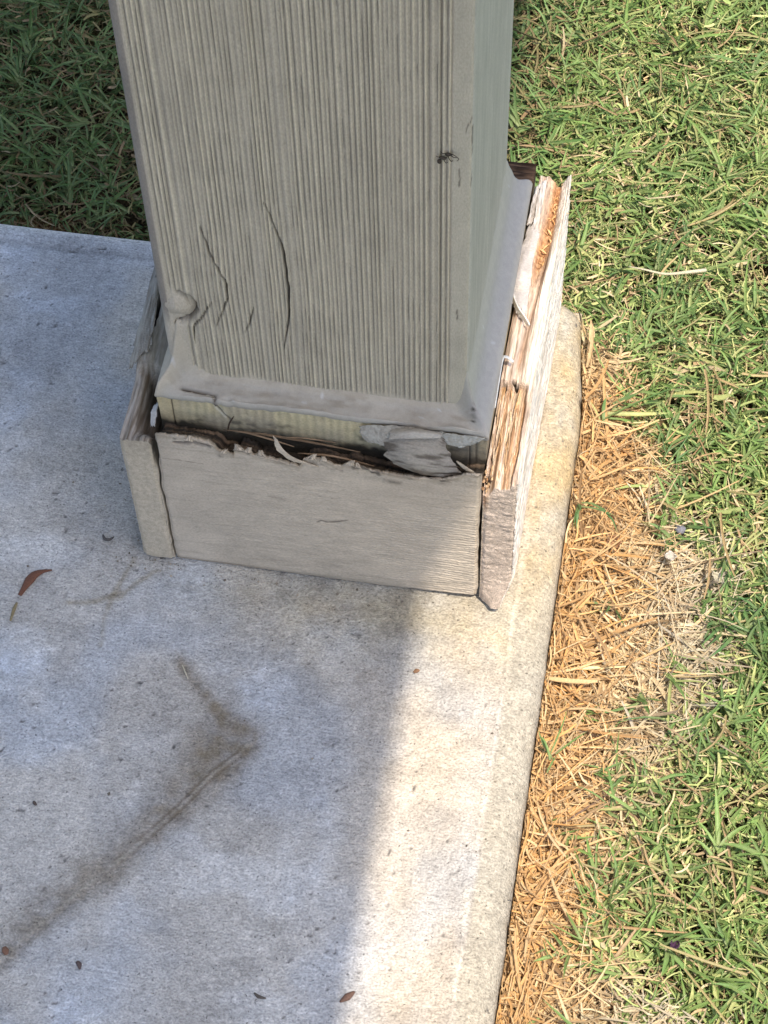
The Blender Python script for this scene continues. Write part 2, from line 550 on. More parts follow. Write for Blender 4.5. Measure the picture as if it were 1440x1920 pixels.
# stems and clippings: short curly straws everywhere, thick in the dead strip
def straws(name, x, y, green):
    n = len(x)
    d = deadness(x, y)
    o = sstep(0.245, 0.198, x + RNG.normal(0, 0.012, n)) * (x > 0.15) * sstep(0.2, 0.1, y)
    pale = np.array([0.60, 0.52, 0.34])
    tanc = np.array([0.58, 0.42, 0.23])
    orng = np.array([0.60, 0.33, 0.12])
    brn = np.array([0.26, 0.16, 0.08])
    col = mixc(mixc(pale, tanc, RNG.random(n)), orng, o * RNG.uniform(0.3, 1, n))
    col = mixc(col, brn, (RNG.random(n) < 0.25) * RNG.uniform(0.3, 0.95, n))
    col = mixc(col, np.array([0.50, 0.46, 0.37]), sstep(0.225, 0.27, x + RNG.normal(0, .01, n)) * (d > 0.4) * RNG.uniform(0.2, 0.9, n))
    if green:
        g = (RNG.random(n) < 0.68) & (d < 0.5)
        col[g] = mixc(np.array([0.26, 0.34, 0.11]), np.array([0.50, 0.50, 0.22]), RNG.random(n))[g]
    col *= RNG.uniform(0.7, 1.1, n)[:, None]
    roof_shade = sstep(0.19, 0.12, x)          # roof shade painted into the stems as dark brown
    col = mixc(col, np.array([0.17, 0.115, 0.06]), roof_shade * RNG.uniform(0.5, 1, n))
    L = np.where(d > 0.5, RNG.gamma(3.0, 0.0065, n), RNG.gamma(3.0, 0.0033, n)).clip(0.004, 0.055)
    w = RNG.gamma(4.0, 0.00021, n).clip(0.0003, 0.0022) * np.where(RNG.random(n) < 0.06, 1.9, 1)
    z = bank(x, y) + ZG + np.where(d > 0.5, RNG.uniform(0.003, 0.016, n), RNG.uniform(0.004, 0.024, n))
    az = RNG.uniform(0, 2 * math.pi, n)
    V, F, c = blades(np.stack([x, y, z], -1), az, RNG.normal(0.05, 0.22, n), RNG.normal(-0.1, 0.3, n),
                     RNG.normal(0, 0.75, n) * np.where(d > 0.5, 0.7, 1.3), L, w, col, seg=(4 if not green else 3), vfold=0.3, prof=np.array([0.8, 1, 1, 0.9, 0.5]))
    # keep tips from running through the patio
    bad = on_patio(V[:, 0], V[:, 1], 0.0008) & (V[:, 1] < YE - 0.02)
    V[:, 0] = np.where(bad & (V[:, 0] > 0.12), XE + 0.0006 - 0.008 * sstep(0.10, 0.185, V[:, 1]), V[:, 0])
    badb = on_patio(V[:, 0], V[:, 1], 0.0008) & (V[:, 0] < 0.12)
    V[:, 1] = np.where(badb, YE + 0.0012, V[:, 1])
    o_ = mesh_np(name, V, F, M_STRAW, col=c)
    o_["kind"] = "stuff"
    return o_


x1_, y1_ = scatter(42000, 0.13, 0.42, -0.36, 0.60)
x2_, y2_ = scatter(16000, -0.34, 0.20, 0.18, 0.56)
x3_, y3_ = scatter(9000, -0.9, 1.3, -0.9, 1.5)
st_o = straws("dry_thatch", np.concatenate([x1_, x2_, x3_]), np.concatenate([y1_, y2_, y3_]), True)
st_o["label"] = "matted straw coloured dead grass stems lying under and beside the lawn"
st_o["category"] = "dead grass"
xd, yd = scatter(34000, 0.185, 0.30, -0.33, 0.17)
kd = deadness(xd, yd) > 0.45
st_d = straws("dead_grass", xd[kd], yd[kd], False)
st_d["label"] = "orange and tan dead grass strip along the right edge of the concrete"
st_d["category"] = "dead grass"


def tufts(n, x0, x1, y0, y1, k=7, scale=1.0, seg=4):
    cx, cy = scatter(n, x0, x1, y0, y1)
    d = deadness(cx, cy)
    keep = RNG.random(len(cx)) > d * 0.96
    # gaps in the turf
    keep &= fbm(cx * 60, cy * 60, seed=50) > -0.42
    if scale > 1.1:
        keep &= ~((cx > 0.15) & (cx < 0.40) & (cy > -0.34) & (cy < 0.58)) & ~((cx > -0.32) & (cx < 0.16) & (cy > 0.19) & (cy < 0.54))
    cx, cy = cx[keep], cy[keep]
    n = len(cx)
    main = RNG.uniform(0, 2 * math.pi, n)
    rep = lambda a: np.repeat(a, k, 0)
    N = n * k
    stem = RNG.uniform(0, 1, N)
    ml = rep(RNG.uniform(0.004, 0.020, n)) * stem
    bx = rep(cx) + np.cos(rep(main)) * ml + RNG.normal(0, 0.0012, N)
    by = rep(cy) + np.sin(rep(main)) * ml + RNG.normal(0, 0.0012, N)
    bz = bank(bx, by) + ZG + rep(RNG.uniform(0.004, 0.020, n)) + stem * 0.006
    az = rep(main) + np.where(RNG.random(N) < 0.5, 1, -1) * RNG.uniform(0.15, 1.15, N)
    tilt = RNG.uniform(0.05, 0.95, N)
    big = RNG.random(n) < 0.13
    L = RNG.gamma(6.0, 0.0022, N).clip(0.005, 0.036) * scale * np.where(rep(big), 1.5, 1.0)
    w = RNG.uniform(0.0009, 0.0022, N) * scale * np.where(rep(big), 1.3, 1.0)
    hue = np.clip(rep(0.5 + 0.5 * fbm(cx * 9, cy * 9, seed=51) * 1.6 + RNG.normal(0, 0.22, n)), 0, 1)
    hue = np.clip(hue + 0.35 * sstep(0.05, 0.35, by) - 0.15, 0, 1)
    g1 = np.array([0.060, 0.150, 0.045])
    g2 = np.array([0.20, 0.315, 0.080])
    col = mixc(g1, g2, hue)
    col = mixc(col, np.array([0.52, 0.50, 0.20]), (RNG.random(N) < 0.08) * RNG.uniform(0.3, 0.9, N))
    col *= RNG.uniform(0.75, 1.25, N)[:, None]
    col *= (1 - 0.48 * sstep(0.18, 0.10, bx))[:, None] * np.where(bx < 0.15, np.array([[0.80], [1.0], [1.05]]), 1.0).T  # grass on the roof side darkened and cooled, shade painted into the colour
    keep = ~on_patio(bx, by, 0.001)
    sel = lambda a: a[keep]
    V, F, c = blades(sel(np.stack([bx, by, bz], -1)), sel(az), sel(tilt), sel(RNG.normal(-0.45, 0.35, N)), sel(RNG.normal(0, 0.35, N)),
                     sel(L), sel(w), sel(col), seg=seg, vfold=0.35, tipcol=np.array([0.30, 0.36, 0.13]), basecol=np.array([0.30, 0.33, 0.15]))
    return V, F, c


parts = [tufts(4900, 0.15, 0.42, -0.36, 0.60), tufts(3000, -0.34, 0.16, 0.19, 0.56), tufts(7600, -0.8, 1.2, -0.8, 1.4, k=5, scale=1.9, seg=3)]
V = np.concatenate([p[0] for p in parts])
off = np.cumsum([0] + [len(p[0]) for p in parts[:-1]])
F = np.concatenate([p[1] + o for p, o in zip(parts, off)])
Cg = np.concatenate([p[2] for p in parts])
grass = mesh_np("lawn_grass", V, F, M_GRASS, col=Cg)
grass["kind"] = "stuff"
grass["label"] = "short green lawn grass growing to the right of and behind the patio"
grass["category"] = "grass"


# creeping runners woven through the turf
xr, yr = scatter(1500, 0.12, 0.42, -0.36, 0.60)
xr2, yr2 = scatter(500, -0.34, 0.16, 0.20, 0.56)
xr, yr = np.concatenate([xr, xr2]), np.concatenate([yr, yr2])
kr = (deadness(xr, yr) < RNG.uniform(0.2, 1.0, len(xr))) & (xr > 0.225) | (yr > 0.24)
xr, yr = xr[kr], yr[kr]
n = len(xr)
cr_ = mixc(np.array([0.30, 0.33, 0.13]), np.array([0.40, 0.27, 0.15]), RNG.random(n)) * RNG.uniform(0.7, 1.2, n)[:, None]
cr_ *= (1 - 0.5 * sstep(0.18, 0.10, xr))[:, None]  # runners darkened likewise, painting in the roof's shade
V, F, c = blades(np.stack([xr, yr, ZG + bank(xr, yr) + RNG.uniform(0.010, 0.026, n)], -1), RNG.uniform(0, 6.283, n), RNG.normal(0.05, 0.12, n), RNG.normal(-0.1, 0.2, n),
                 RNG.normal(0, 0.6, n), RNG.uniform(0.015, 0.050, n), RNG.uniform(0.0009, 0.0017, n), cr_, seg=7, vfold=0.6, prof=np.array([1, 1, 1, 1, .9, .5]))
bad = on_patio(V[:, 0], V[:, 1], 0.001)
V[:, 0] = np.where(bad & (V[:, 0] > 0.12), XE + 0.001, V[:, 0])
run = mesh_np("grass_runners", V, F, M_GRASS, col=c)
run["kind"] = "stuff"

# grit and crumbs swept against the foot of the trim and along the edges of the patio
n = 420
gxs = np.concatenate([RNG.uniform(-0.055, 0.165, 130), -0.0285 - RNG.gamma(1.2, 0.006, 90), RNG.uniform(-0.2, 0.17, 120), 0.176 + RNG.normal(0, 0.006, 80)])
gys = np.concatenate([-0.030 - RNG.gamma(1.1, 0.0035, 130), RNG.uniform(-0.03, 0.15, 90), RNG.uniform(-0.29, 0.16, 120), RNG.uniform(-0.28, 0.12, 80)])
oct_ = np.array([[1, 0, 0], [-1, 0, 0], [0, 1, 0], [0, -1, 0], [0, 0, 1], [0, 0, -.4]], float)
of = np.array([[0, 2, 4], [2, 1, 4], [1, 3, 4], [3, 0, 4], [2, 0, 5], [1, 2, 5], [3, 1, 5], [0, 3, 5]])
n = len(gxs)
rs = RNG.gamma(3, 0.00013, n).clip(0.00015, 0.0010)
gv = oct_[None] * rs[:, None, None] * RNG.uniform(0.6, 1.3, (n, 6, 1))
gv = gv + np.stack([gxs, gys, np.full(n, 0.0006)], -1)[:, None]
gv[..., 2] -= np.clip(gxs - 0.1745, 0, None)[:, None] * 0.35
gf = (of[None] + (np.arange(n) * 6)[:, None, None]).reshape(-1, 3)
gcol = mixc(np.array([0.10, 0.08, 0.06]), np.array([0.42, 0.36, 0.28]), RNG.random(n) ** 1.3)
grit = mesh_np("grit", gv.reshape(-1, 3), gf, M_DEBRIS, col=np.repeat(gcol, 6, 0), smooth=False)
grit["kind"] = "stuff"

# ------------------------------------------------------------------ things helpers
def thing(name, loc, label, cat, group=None):
    o = bpy.data.objects.new(name, None)
    COL.objects.link(o)
    o.empty_display_size = 0.05
    o.location = loc
    o["label"] = label
    o["category"] = cat
    if group:
        o["group"] = group
    return o


def tag(o, label, cat, group=None):
    o["label"] = label
    o["category"] = cat
    if group:
        o["group"] = group
    return o


def catmull(P, n):
    """interpolate along axis 0 of P to n samples"""
    P = np.asarray(P, float)
    m_ = len(P)
    t = np.linspace(0, m_ - 1, n)
    i = np.clip(np.floor(t).astype(int), 0, m_ - 2)
    f = (t - i).reshape((-1,) + (1,) * (P.ndim - 1))
    g = lambda k: P[np.clip(i + k, 0, m_ - 1)]
    p0, p1, p2, p3 = g(-1), g(0), g(1), g(2)
    return 0.5 * (2 * p1 + (p2 - p0) * f + (2 * p0 - 5 * p1 + 4 * p2 - p3) * f ** 2 + (3 * p1 - p0 - 3 * p2 + p3) * f ** 3)


def sheet(name, rows, nu, nv, thick, colf, mat, parent=None, wr=0.0, wrs=(300, 300), ragged=0.0, seed=0):
    """a thin but solid bent sheet through a grid of 3D points"""
    P = catmull(rows, nu)
    P = catmull(np.swapaxes(P, 0, 1), nv)
    P = np.swapaxes(P, 0, 1)
    u, v = np.meshgrid(np.linspace(0, 1, nu), np.linspace(0, 1, nv), indexing='ij')
    if ragged:
        # pull the borders in and out unevenly
        mid = P.mean((0, 1))
        edge = np.maximum(np.abs(u * 2 - 1), np.abs(v * 2 - 1)) ** 4
        r = ragged * vnoise(u * 9 + seed, v * 9, seed=seed + 5) + ragged * .6 * vnoise(u * 23 + seed, v * 23, seed=seed + 6)
        P = P + (mid - P) * (edge * r)[..., None]
    du = np.gradient(P, axis=0)
    dv = np.gradient(P, axis=1)
    n = np.cross(du, dv)
    n /= np.linalg.norm(n, axis=-1)[..., None] + 1e-12
    if wr:
        P = P + n * (wr * fbm(u * wrs[0], v * wrs[1], seed=seed + 9, oct=3))[..., None]
        du = np.gradient(P, axis=0)
        dv = np.gradient(P, axis=1)
        n = np.cross(du, dv)
        n /= np.linalg.norm(n, axis=-1)[..., None] + 1e-12
    A = (P + n * thick / 2).reshape(-1, 3)
    B = (P - n * thick / 2).reshape(-1, 3)
    f = grid_faces(nu, nv)
    k = nu * nv
    idx = np.arange(k).reshape(nu, nv)
    rim_ = np.concatenate([idx[:, 0], idx[-1, 1:], idx[:-1, -1][::-1], idx[0, 1:-1][::-1]])
    rn = np.roll(rim_, -1)
    side = np.stack([rim_, rn, rn + k, rim_ + k], -1)
    c = colf(u, v)
    c = np.broadcast_to(c, (nu, nv, 3)).reshape(-1, 3)
    return mesh_np(name, np.concatenate([A, B]), np.concatenate([f, f[:, ::-1] + k, side[:, ::-1]]), mat, parent, col=np.concatenate([c, c]))


def tube(pts, rad, ns=6, sub=4):
    """swept tube arrays; rad per point"""
    pts = catmull(pts, (len(pts) - 1) * sub + 1)
    rad = np.interp(np.linspace(0, 1, len(pts)), np.linspace(0, 1, len(rad)), rad)
    T = np.gradient(pts, axis=0)
    T /= np.linalg.norm(T, axis=1)[:, None] + 1e-12
    ref = np.array([0, 0, 1.0]) if abs(T[0][2]) < 0.8 else np.array([1.0, 0, 0])
    s = np.cross(T, ref)
    s /= np.linalg.norm(s, axis=1)[:, None] + 1e-12
    t = np.cross(T, s)
    a = np.linspace(0, 2 * math.pi, ns, endpoint=False)
    V = pts[:, None] + rad[:, None, None] * (np.cos(a)[None, :, None] * s[:, None] + np.sin(a)[None, :, None] * t[:, None])
    n = len(pts)
    i, j = np.meshgrid(np.arange(n - 1), np.arange(ns), indexing='ij')
    j2 = (j + 1) % ns
    F = np.stack([i * ns + j, i * ns + j2, (i + 1) * ns + j2, (i + 1) * ns + j], -1).reshape(-1, 4)
    V = V.reshape(-1, 3)
    c0, c1 = len(V), len(V) + 1
    V = np.concatenate([V, pts[:1], pts[-1:]])
    tri = [[c0, (k + 1) % ns, k, k] for k in range(ns)] + [[c1, (n - 1) * ns + k, (n - 1) * ns + (k + 1) % ns, (n - 1) * ns + (k + 1) % ns] for k in range(ns)]
    tri = np.array(tri)[:, :3]
    return V, F, tri


def tube_obj(name, pts, rad, col, mat, parent=None, ns=6, sub=4):
    V, F, T = tube(pts, rad, ns, sub)
    return mesh_np(name, V, [F, T], mat, parent, col=np.tile(np.asarray(col, float), (len(V), 1)))


def lump(name, c, r, col, mat, parent=None, amp=0.3, fr=2.0, seed=0, n=14, rot=0.0, flatten=True):
    """uneven closed lump"""
    th, ph = np.meshgrid(np.linspace(0, 2 * math.pi, n * 2, endpoint=False), np.linspace(0.0, math.pi, n), indexing='ij')
    d = np.stack([np.cos(th) * np.sin(ph), np.sin(th) * np.sin(ph), np.cos(ph)], -1)
    k = 1 + amp * fbm(d[..., 0] * fr + 7, d[..., 1] * fr, d[..., 2] * fr, seed=seed)
    P = d * k[..., None] * np.asarray(r)
    cr, sr = math.cos(rot), math.sin(rot)
    P = np.stack([P[..., 0] * cr - P[..., 1] * sr, P[..., 0] * sr + P[..., 1] * cr, P[..., 2]], -1) + np.asarray(c)
    V = P.reshape(-1, 3)
    return mesh_np(name, V, grid_faces(n * 2, n, wrap_u=True), mat, parent, col=np.tile(np.asarray(col, float), (len(V), 1)))


# ------------------------------------------------------------------ the post
W = 0.14
HI, HO, TI = 0.1285, 0.111, 0.0115
post = thing("porch_post", (0, 0, 0), "thick taupe painted porch post with ridged front and rotting trim boards round its foot", "post")

# cross-section loop, counter-clockwise, starting at the left rear
XL = -0.0068
fx = np.linspace(XL, W, 440)
front = np.stack([fx, np.zeros_like(fx)], -1)
sy = np.linspace(0, W, 90)[1:]
right = np.stack([np.full_like(sy, W), sy], -1)
bk = np.linspace(W, XL, 40)[1:]
backl = np.stack([bk, np.full_like(bk, W)], -1)
ly = np.linspace(W, 0, 60)[1:-1]
leftl = np.stack([np.full_like(ly, XL), ly], -1)
loop = np.concatenate([front, right, backl, leftl])
nl_ = len(loop)
LN = np.zeros((nl_, 2))
LN[:, 1] -= np.isclose(loop[:, 1], 0)
LN[:, 0] += np.isclose(loop[:, 0], W)
LN[:, 1] += np.isclose(loop[:, 1], W)
LN[:, 0] -= np.isclose(loop[:, 0], XL)
zz = axis([(0.11, 0.0018), (0.42, 0.03), (0.6, 0.3), (2.00, 1)])
LI, ZI = np.meshgrid(np.arange(nl_), np.arange(len(zz)), indexing='ij')
lx, ly_, lz = loop[LI, 0], loop[LI, 1], zz[ZI]
# eased corners (4 mm on the left, 2 mm on the right)
px_, py_ = lx.copy(), ly_.copy()
for (cx, cy, sx_, sy_, r) in ((XL, 0, 1, 1, .0046), (W, 0, -1, 1, .0022), (W, W, -1, -1, .004), (XL, W, 1, -1, .004)):
    ax_, ay_ = cx + sx_ * r, cy + sy_ * r
    inx = (px_ - ax_) * sx_ < 0
    iny = (py_ - ay_) * sy_ < 0
    k = inx & iny
    dx, dy = px_ - ax_, py_ - ay_
    L_ = np.hypot(dx, dy) + 1e-9
    px_ = np.where(k, ax_ + dx / L_ * r, px_)
    py_ = np.where(k, ay_ + dy / L_ * r, py_)
isf = (ly_ < 1e-6)
# ridges of the rough-sawn front: uneven spacing, gently wandering, bending round the cracks
rr = random.Random(5)
edges = [-0.0022]
while edges[-1] < 0.1305:
    edges.append(edges[-1] + rr.choice([1, 1, 1, 1.5]) * rr.uniform(0.0014, 0.0027))
edges = np.array(edges)
hgt = np.array([rr.uniform(0.62, 1.0) for _ in edges])
wx = lx + 0.0004 * fbm(lx * 12, lz * 7, seed=60) + 0.00012 * fbm(lx * 60, lz * 60, seed=61)
wx = wx + 0.0009 * np.exp(-((lx - 0.026) / 0.014) ** 2 - ((lz - 0.20) / 0.028) ** 2)
wx = wx - 0.0008 * np.exp(-((lx - 0.060) / 0.014) ** 2 - ((lz - 0.205) / 0.04) ** 2)
k = np.clip(np.searchsorted(edges, wx) - 1, 0, len(edges) - 2)
f = (wx - edges[k]) / (edges[k + 1] - edges[k])
ridge = np.exp(-((f - 0.5) / 0.24) ** 2) * hgt[k]
thin = np.exp(-((f - 0.04) / 0.07) ** 2) * (0.45 + 0.55 * (hgt[k] > 0.72))
lft = 0.0036 * sstep(0.186, 0.172, lz)
band = sstep(-0.0022 + lft * 2, -0.0012 + lft * 2, wx) * sstep(0.1318, 0.1300, wx) * sstep(0.1290, 0.1335, lz + 0.004 * vnoise(lx * 60, 0.3, seed=62))
band = np.where(isf, band, 0) * (1 - np.exp(-(np.hypot((lx - 0.002) / 0.0092, (lz - 0.183) / 0.0125)) ** 6))
rough = 0.00012 * fbm(lx * 500, lz * 500, ly_ * 500, seed=63, oct=3)
disp = band * (0.00075 * ridge ** 1.5 - 0.00055 * thin - 0.0003) + rough
hair = fbm(lx * 900, lz * 18, seed=64, oct=2)
disp += band * 0.00008 * hair
# long sunk lines on both sides of the grooved field
for cxl, dd_, ww in ((0.1306, 0.0008, 0.0004), (0.1265, 0.0007, 0.0004), (0.1213, 0.0006, 0.0004)):
    disp -= np.where(isf, dd_ * np.exp(-((wx - cxl) / ww) ** 2) * sstep(0.14, 0.15, lz), 0)
CR = [
    ([(0.0185, 0.240), (0.0199, 0.2342), (0.0228, 0.2183), (0.0262, 0.2075), (0.0278, 0.2043), (0.0273, 0.1927), (0.0235, 0.181), (0.0198, 0.1709)], 0.0006),
    ([(0.0493, 0.2618), (0.0539, 0.2418), (0.056, 0.2296), (0.0566, 0.2157), (0.0568, 0.2057), (0.0563, 0.1903), (0.0541, 0.1742), (0.0520, 0.159)], 0.0007),
    ([(0.0193, 0.1882), (0.0126, 0.1743), (0.0085, 0.168), (0.0079, 0.1552)], 0.0006),
    ([(0.039, 0.1879), (0.0371, 0.1789), (0.0337, 0.1683)], 0.00045),
    ([(0.0055, 0.1785), (0.012, 0.1805), (0.0175, 0.1825)], 0.0003),
]
crk = np.zeros_like(lx)
jx = lx + 0.00035 * vnoise(lx * 300, lz * 160, seed=65)
for pl, ww in CR:
    d, t = seg_dist(jx, lz, pl)
    prof_ = np.exp(-(d / (ww * (0.18 + 0.5 * np.sin(np.clip(t, 0, 1) * math.pi)))) ** 2)
    crk = np.maximum(crk, np.where(isf, prof_, 0))
disp -= 0.0026 * crk
for pl, ww in CR[:2]:
    d, t = seg_dist(jx, lz, pl)
    disp += np.where(isf, 0.0006 * np.exp(-((d - 0.0011) / 0.0008) ** 2) * np.sin(t * math.pi) * (0.4 + 0.6 * (jx > np.interp(lz, [p[1] for p in pl[::-1]], [p[0] for p in pl[::-1]]))), 0)
# knot bulging from the left corner, with the open split under it
dk = np.hypot((lx - 0.0005) / 0.0072, (lz - 0.1815) / 0.0078)
bul = np.where(isf | (lx < XL + 1e-6), np.clip(1 - dk, 0, 1) ** 0.6, 0) * sstep(0.012, 0.0, ly_)
disp += 0.0006 * bul
KN = [(0.0035, 0.1930), (0.0075, 0.1905), (0.0100, 0.1855), (0.0096, 0.1795), (0.0068, 0.1735), (0.0020, 0.1715), (0.0000, 0.1700)]
dkn, tk = seg_dist(lx, lz, KN)
kn = np.where(isf, np.exp(-(dkn / (0.0006 + 0.0013 * np.sin(tk * math.pi) ** 1.5)) ** 2), 0)
disp -= 0.0045 * kn
# side faces: smooth wide waves of brushed paint
disp += np.where(isf, 0, 0.00035 * fbm(ly_ * 160, lz * 6, lx * 160, seed=66, oct=3))
nrmx, nrmy = LN[LI, 0], LN[LI, 1]
nl2 = np.hypot(nrmx, nrmy)
px_ = px_ + nrmx / nl2 * disp
py_ = py_ + nrmy / nl2 * disp
colp = np.tile(C_PAINT, lx.shape + (1,))
relief_var = 0.5 + 0.5 * fbm(lx * 30, lz * 30, seed=67)
colp = mixc(colp, C_PAINT * np.array([0.90, 0.90, 0.88]), band)
colp = mixc(colp, C_RIDGE, np.clip(band * ridge ** 2.6 * (0.5 + 0.7 * relief_var), 0, 1))  # light on the crests painted in; the grooves' dirt and shade follow
colp = mixc(colp, C_GROOVE, np.clip(band * (thin * 1.0 + 0.25 * (1 - ridge)) * (0.6 + 0.6 * relief_var), 0, 1))
colp = mixc(colp, np.array([0.25, 0.222, 0.185]), sstep(-0.0018, -0.0026, lx) * sstep(0.160, 0.185, lz) * (lx < 0.05))  # left arris: brownish, with its shade painted into the colour
colp = mixc(colp, C_SIDE, np.where(isf & (wx > 0.1316), 1, 0) * 0.8)
colp = mixc(colp, np.array([0.435, 0.415, 0.35]), np.where(lx > W - 1e-6, 1, 0))
colp = mixc(colp, colp * 0.90, sstep(0.0, 0.7, fbm(lx * 45 + 3, lz * 30, ly_ * 45, seed=68)))
strip = np.where(lx > W - 1e-6, fbm(ly_ * 220, lz * 5, seed=69, oct=3), 0)
colp = colp * (1 + 0.14 * strip[..., None])
colp = mixc(colp, C_DARK, np.clip(crk * 1.15 + kn * 0.9, 0, 1))
# dark tears in the paint of the flat strip
for pts_, ww in (([(0.1398, 0.322), (0.1402, 0.313), (0.1400, 0.304)], .0004), ([(0.1365, 0.318), (0.1392, 0.327)], .0003), ([(0.1402, 0.296), (0.1400, 0.286)], .00025),
                 ([(0.1342, 0.297), (0.1346, 0.286)], .0003), ([(0.1345, 0.205), (0.1346, 0.198)], .0003)):
    d, t = seg_dist(lx + 0.0005 * vnoise(lx * 500, lz * 400, seed=70), lz, pts_)
    colp = mixc(colp, C_DARK, np.where(isf, np.exp(-(d / ww) ** 2), 0) * 0.8)
V = np.stack([px_, py_, lz], -1).reshape(-1, 3)
shaft = mesh_np("post_shaft", V, grid_faces(nl_, len(zz), wrap_u=True), M_PAINT, post, col=colp.reshape(-1, 3))

# ---- caulk swept round the foot of the shaft
ns_, per = 15, []
step = 0.0011
pts = []
for (a, b) in (((0, 0), (W, 0)), ((W, 0), (W, W)), ((W, W), (0, W)), ((0, W), (0, 0))):
    n = int(W / step)
    for i in range(n):
        t = i / n
        pts.append((a[0] + (b[0] - a[0]) * t, a[1] + (b[1] - a[1]) * t))
pts = np.array(pts)
nc_ = len(pts)
# outward direction with mitred corners
cen = np.array([W / 2, W / 2])
rel = pts - cen
big = np.max(np.abs(rel), axis=1)
outd = rel / big[:, None] * 1.0
nf = np.zeros_like(pts)
ax_f = np.abs(rel[:, 1]) > np.abs(rel[:, 0]) - 1e-9
PR = np.array([(-0.0015, .0150), (-0.0002, .0148), (0.0006, .0125), (0.0022, .0095), (0.0035, .0066), (0.0055, .0044), (0.0078, .0031), (0.0098, .0022), (0.0112, .0012),
               (0.0121, -.0002), (0.0124, -.0022), (0.0119, -.0040), (0.0112, -.0048), (0.0100, -.0052), (-0.0015, -.0052)])
PR = np.stack([catmull(PR, 34)[:, 0], catmull(PR, 34)[:, 1]], -1)
ns_ = len(PR)
I, J = np.meshgrid(np.arange(nc_), np.arange(ns_), indexing='ij')
bx, by = pts[I, 0], pts[I, 1]
d_, h_ = PR[J, 0], PR[J, 1]
# scale of outward offset: mitre = expand the square
sc = (W / 2 + d_) / (W / 2)
cxp = cen[0] + (bx - cen[0]) * sc
cyp = cen[1] + (by - cen[1]) * sc
side_r = sstep(W - 0.004, W, bx)
side_l = sstep(0.004, 0.0, bx)
leftpatch = np.clip(side_l + 0.0, 0, 1) * sstep(0.05, 0.0, by) + sstep(0.006, 0.0, bx) * 0.3
up_amt = np.clip(h_ / 0.015, 0, 1)
hh = h_ * (1 + 0.35 * fbm(bx * 50, by * 50, seed=71)) + up_amt * (0.012 * side_r + 0.030 * np.clip(leftpatch, 0, 1))
hh = hh * (1 - 0.72 * sstep(0.0, 0.015, bx) * (by < 0.01) * (h_ > 0.001) * sstep(W, W - 0.006, bx))
czp = HI + hh
nz_ = 0.0008 * fbm(cxp * 110, cyp * 110, czp * 110, seed=72) + 0.0001 * fbm(cxp * 700, cyp * 700, czp * 700, seed=73)
czp = czp + nz_
# broken lower lip on the left, and the split at its front left end
lip_ = sstep(0.009, 0.012, d_)
czp = czp + lip_ * 0.0020 * fbm(bx * 130, by * 130, seed=74)
crack1, t1_ = seg_dist(cxp, cyp, [(0.0010, -0.0085), (0.0060, -0.0088), (0.0130, -0.0092), (0.0172, -0.0096), (0.0180, -0.0125)])
ck = np.exp(-(crack1 / 0.0007) ** 2) * (by < 0.001)
czp = czp - 0.0022 * ck
cc_ = np.tile(C_CAULK, I.shape + (1,))
cc_ = cc_ * (1 + 0.18 * fbm(cxp * 60, cyp * 60, czp * 30, seed=75)[..., None])
cc_ = mixc(cc_, cc_ * np.array([0.70, 0.66, 0.60]), sstep(0.1, 0.6, fbm(bx * 90, by * 90, d_ * 300, seed=77, oct=4)) * 0.7)
cc_ = mixc(cc_, np.array([0.395, 0.37, 0.345]), side_r * 0.9)
cc_ = mixc(cc_, np.array([0.43, 0.41, 0.345]), side_r * sstep(0.004, 0.012, h_))
cc_ = mixc(cc_, C_PAINT * 0.93, np.clip(leftpatch, 0, 1) * 0.9)
cc_ = mixc(cc_, C_PAINT * 0.9, sstep(0.006, 0.012, h_) * (1 - side_r) * 0.5)
cc_ = mixc(cc_, C_DARK * 1.6, np.clip(ck, 0, 1))
ck2, _ = seg_dist(cxp, cyp, [(0.1435, -0.0040), (0.1440, -0.0078)])
cc_ = mixc(cc_, C_DARK, np.exp(-(ck2 / 0.0004) ** 2) * (J > 5))
wh = 0.6 * sstep(0.86, 0.93, vnoise(cxp * 260, cyp * 260, czp * 260, seed=76))
cc_ = mixc(cc_, np.array([0.62, 0.64, 0.66]), wh * 0.7)
caulk = mesh_np("caulk_bead", np.stack([cxp, cyp, czp], -1).reshape(-1, 3), grid_faces(nc_, ns_, wrap_u=True), M_CAULK, post, col=cc_.reshape(-1, 3))


# ---- boards
def board(name, lo, hi, n, fn, mat, skip=()):
    U, N, F = box_grid(*n, skip=skip)
    lo, hi = np.array(lo), np.array(hi)
    P = lo + (hi - lo) * U
    P, c = fn(U, N, P)
    return mesh_np(name, P, F, mat, post, col=c)


OL = np.array([0.54, 0.465, 0.29])       # old yellowish paint


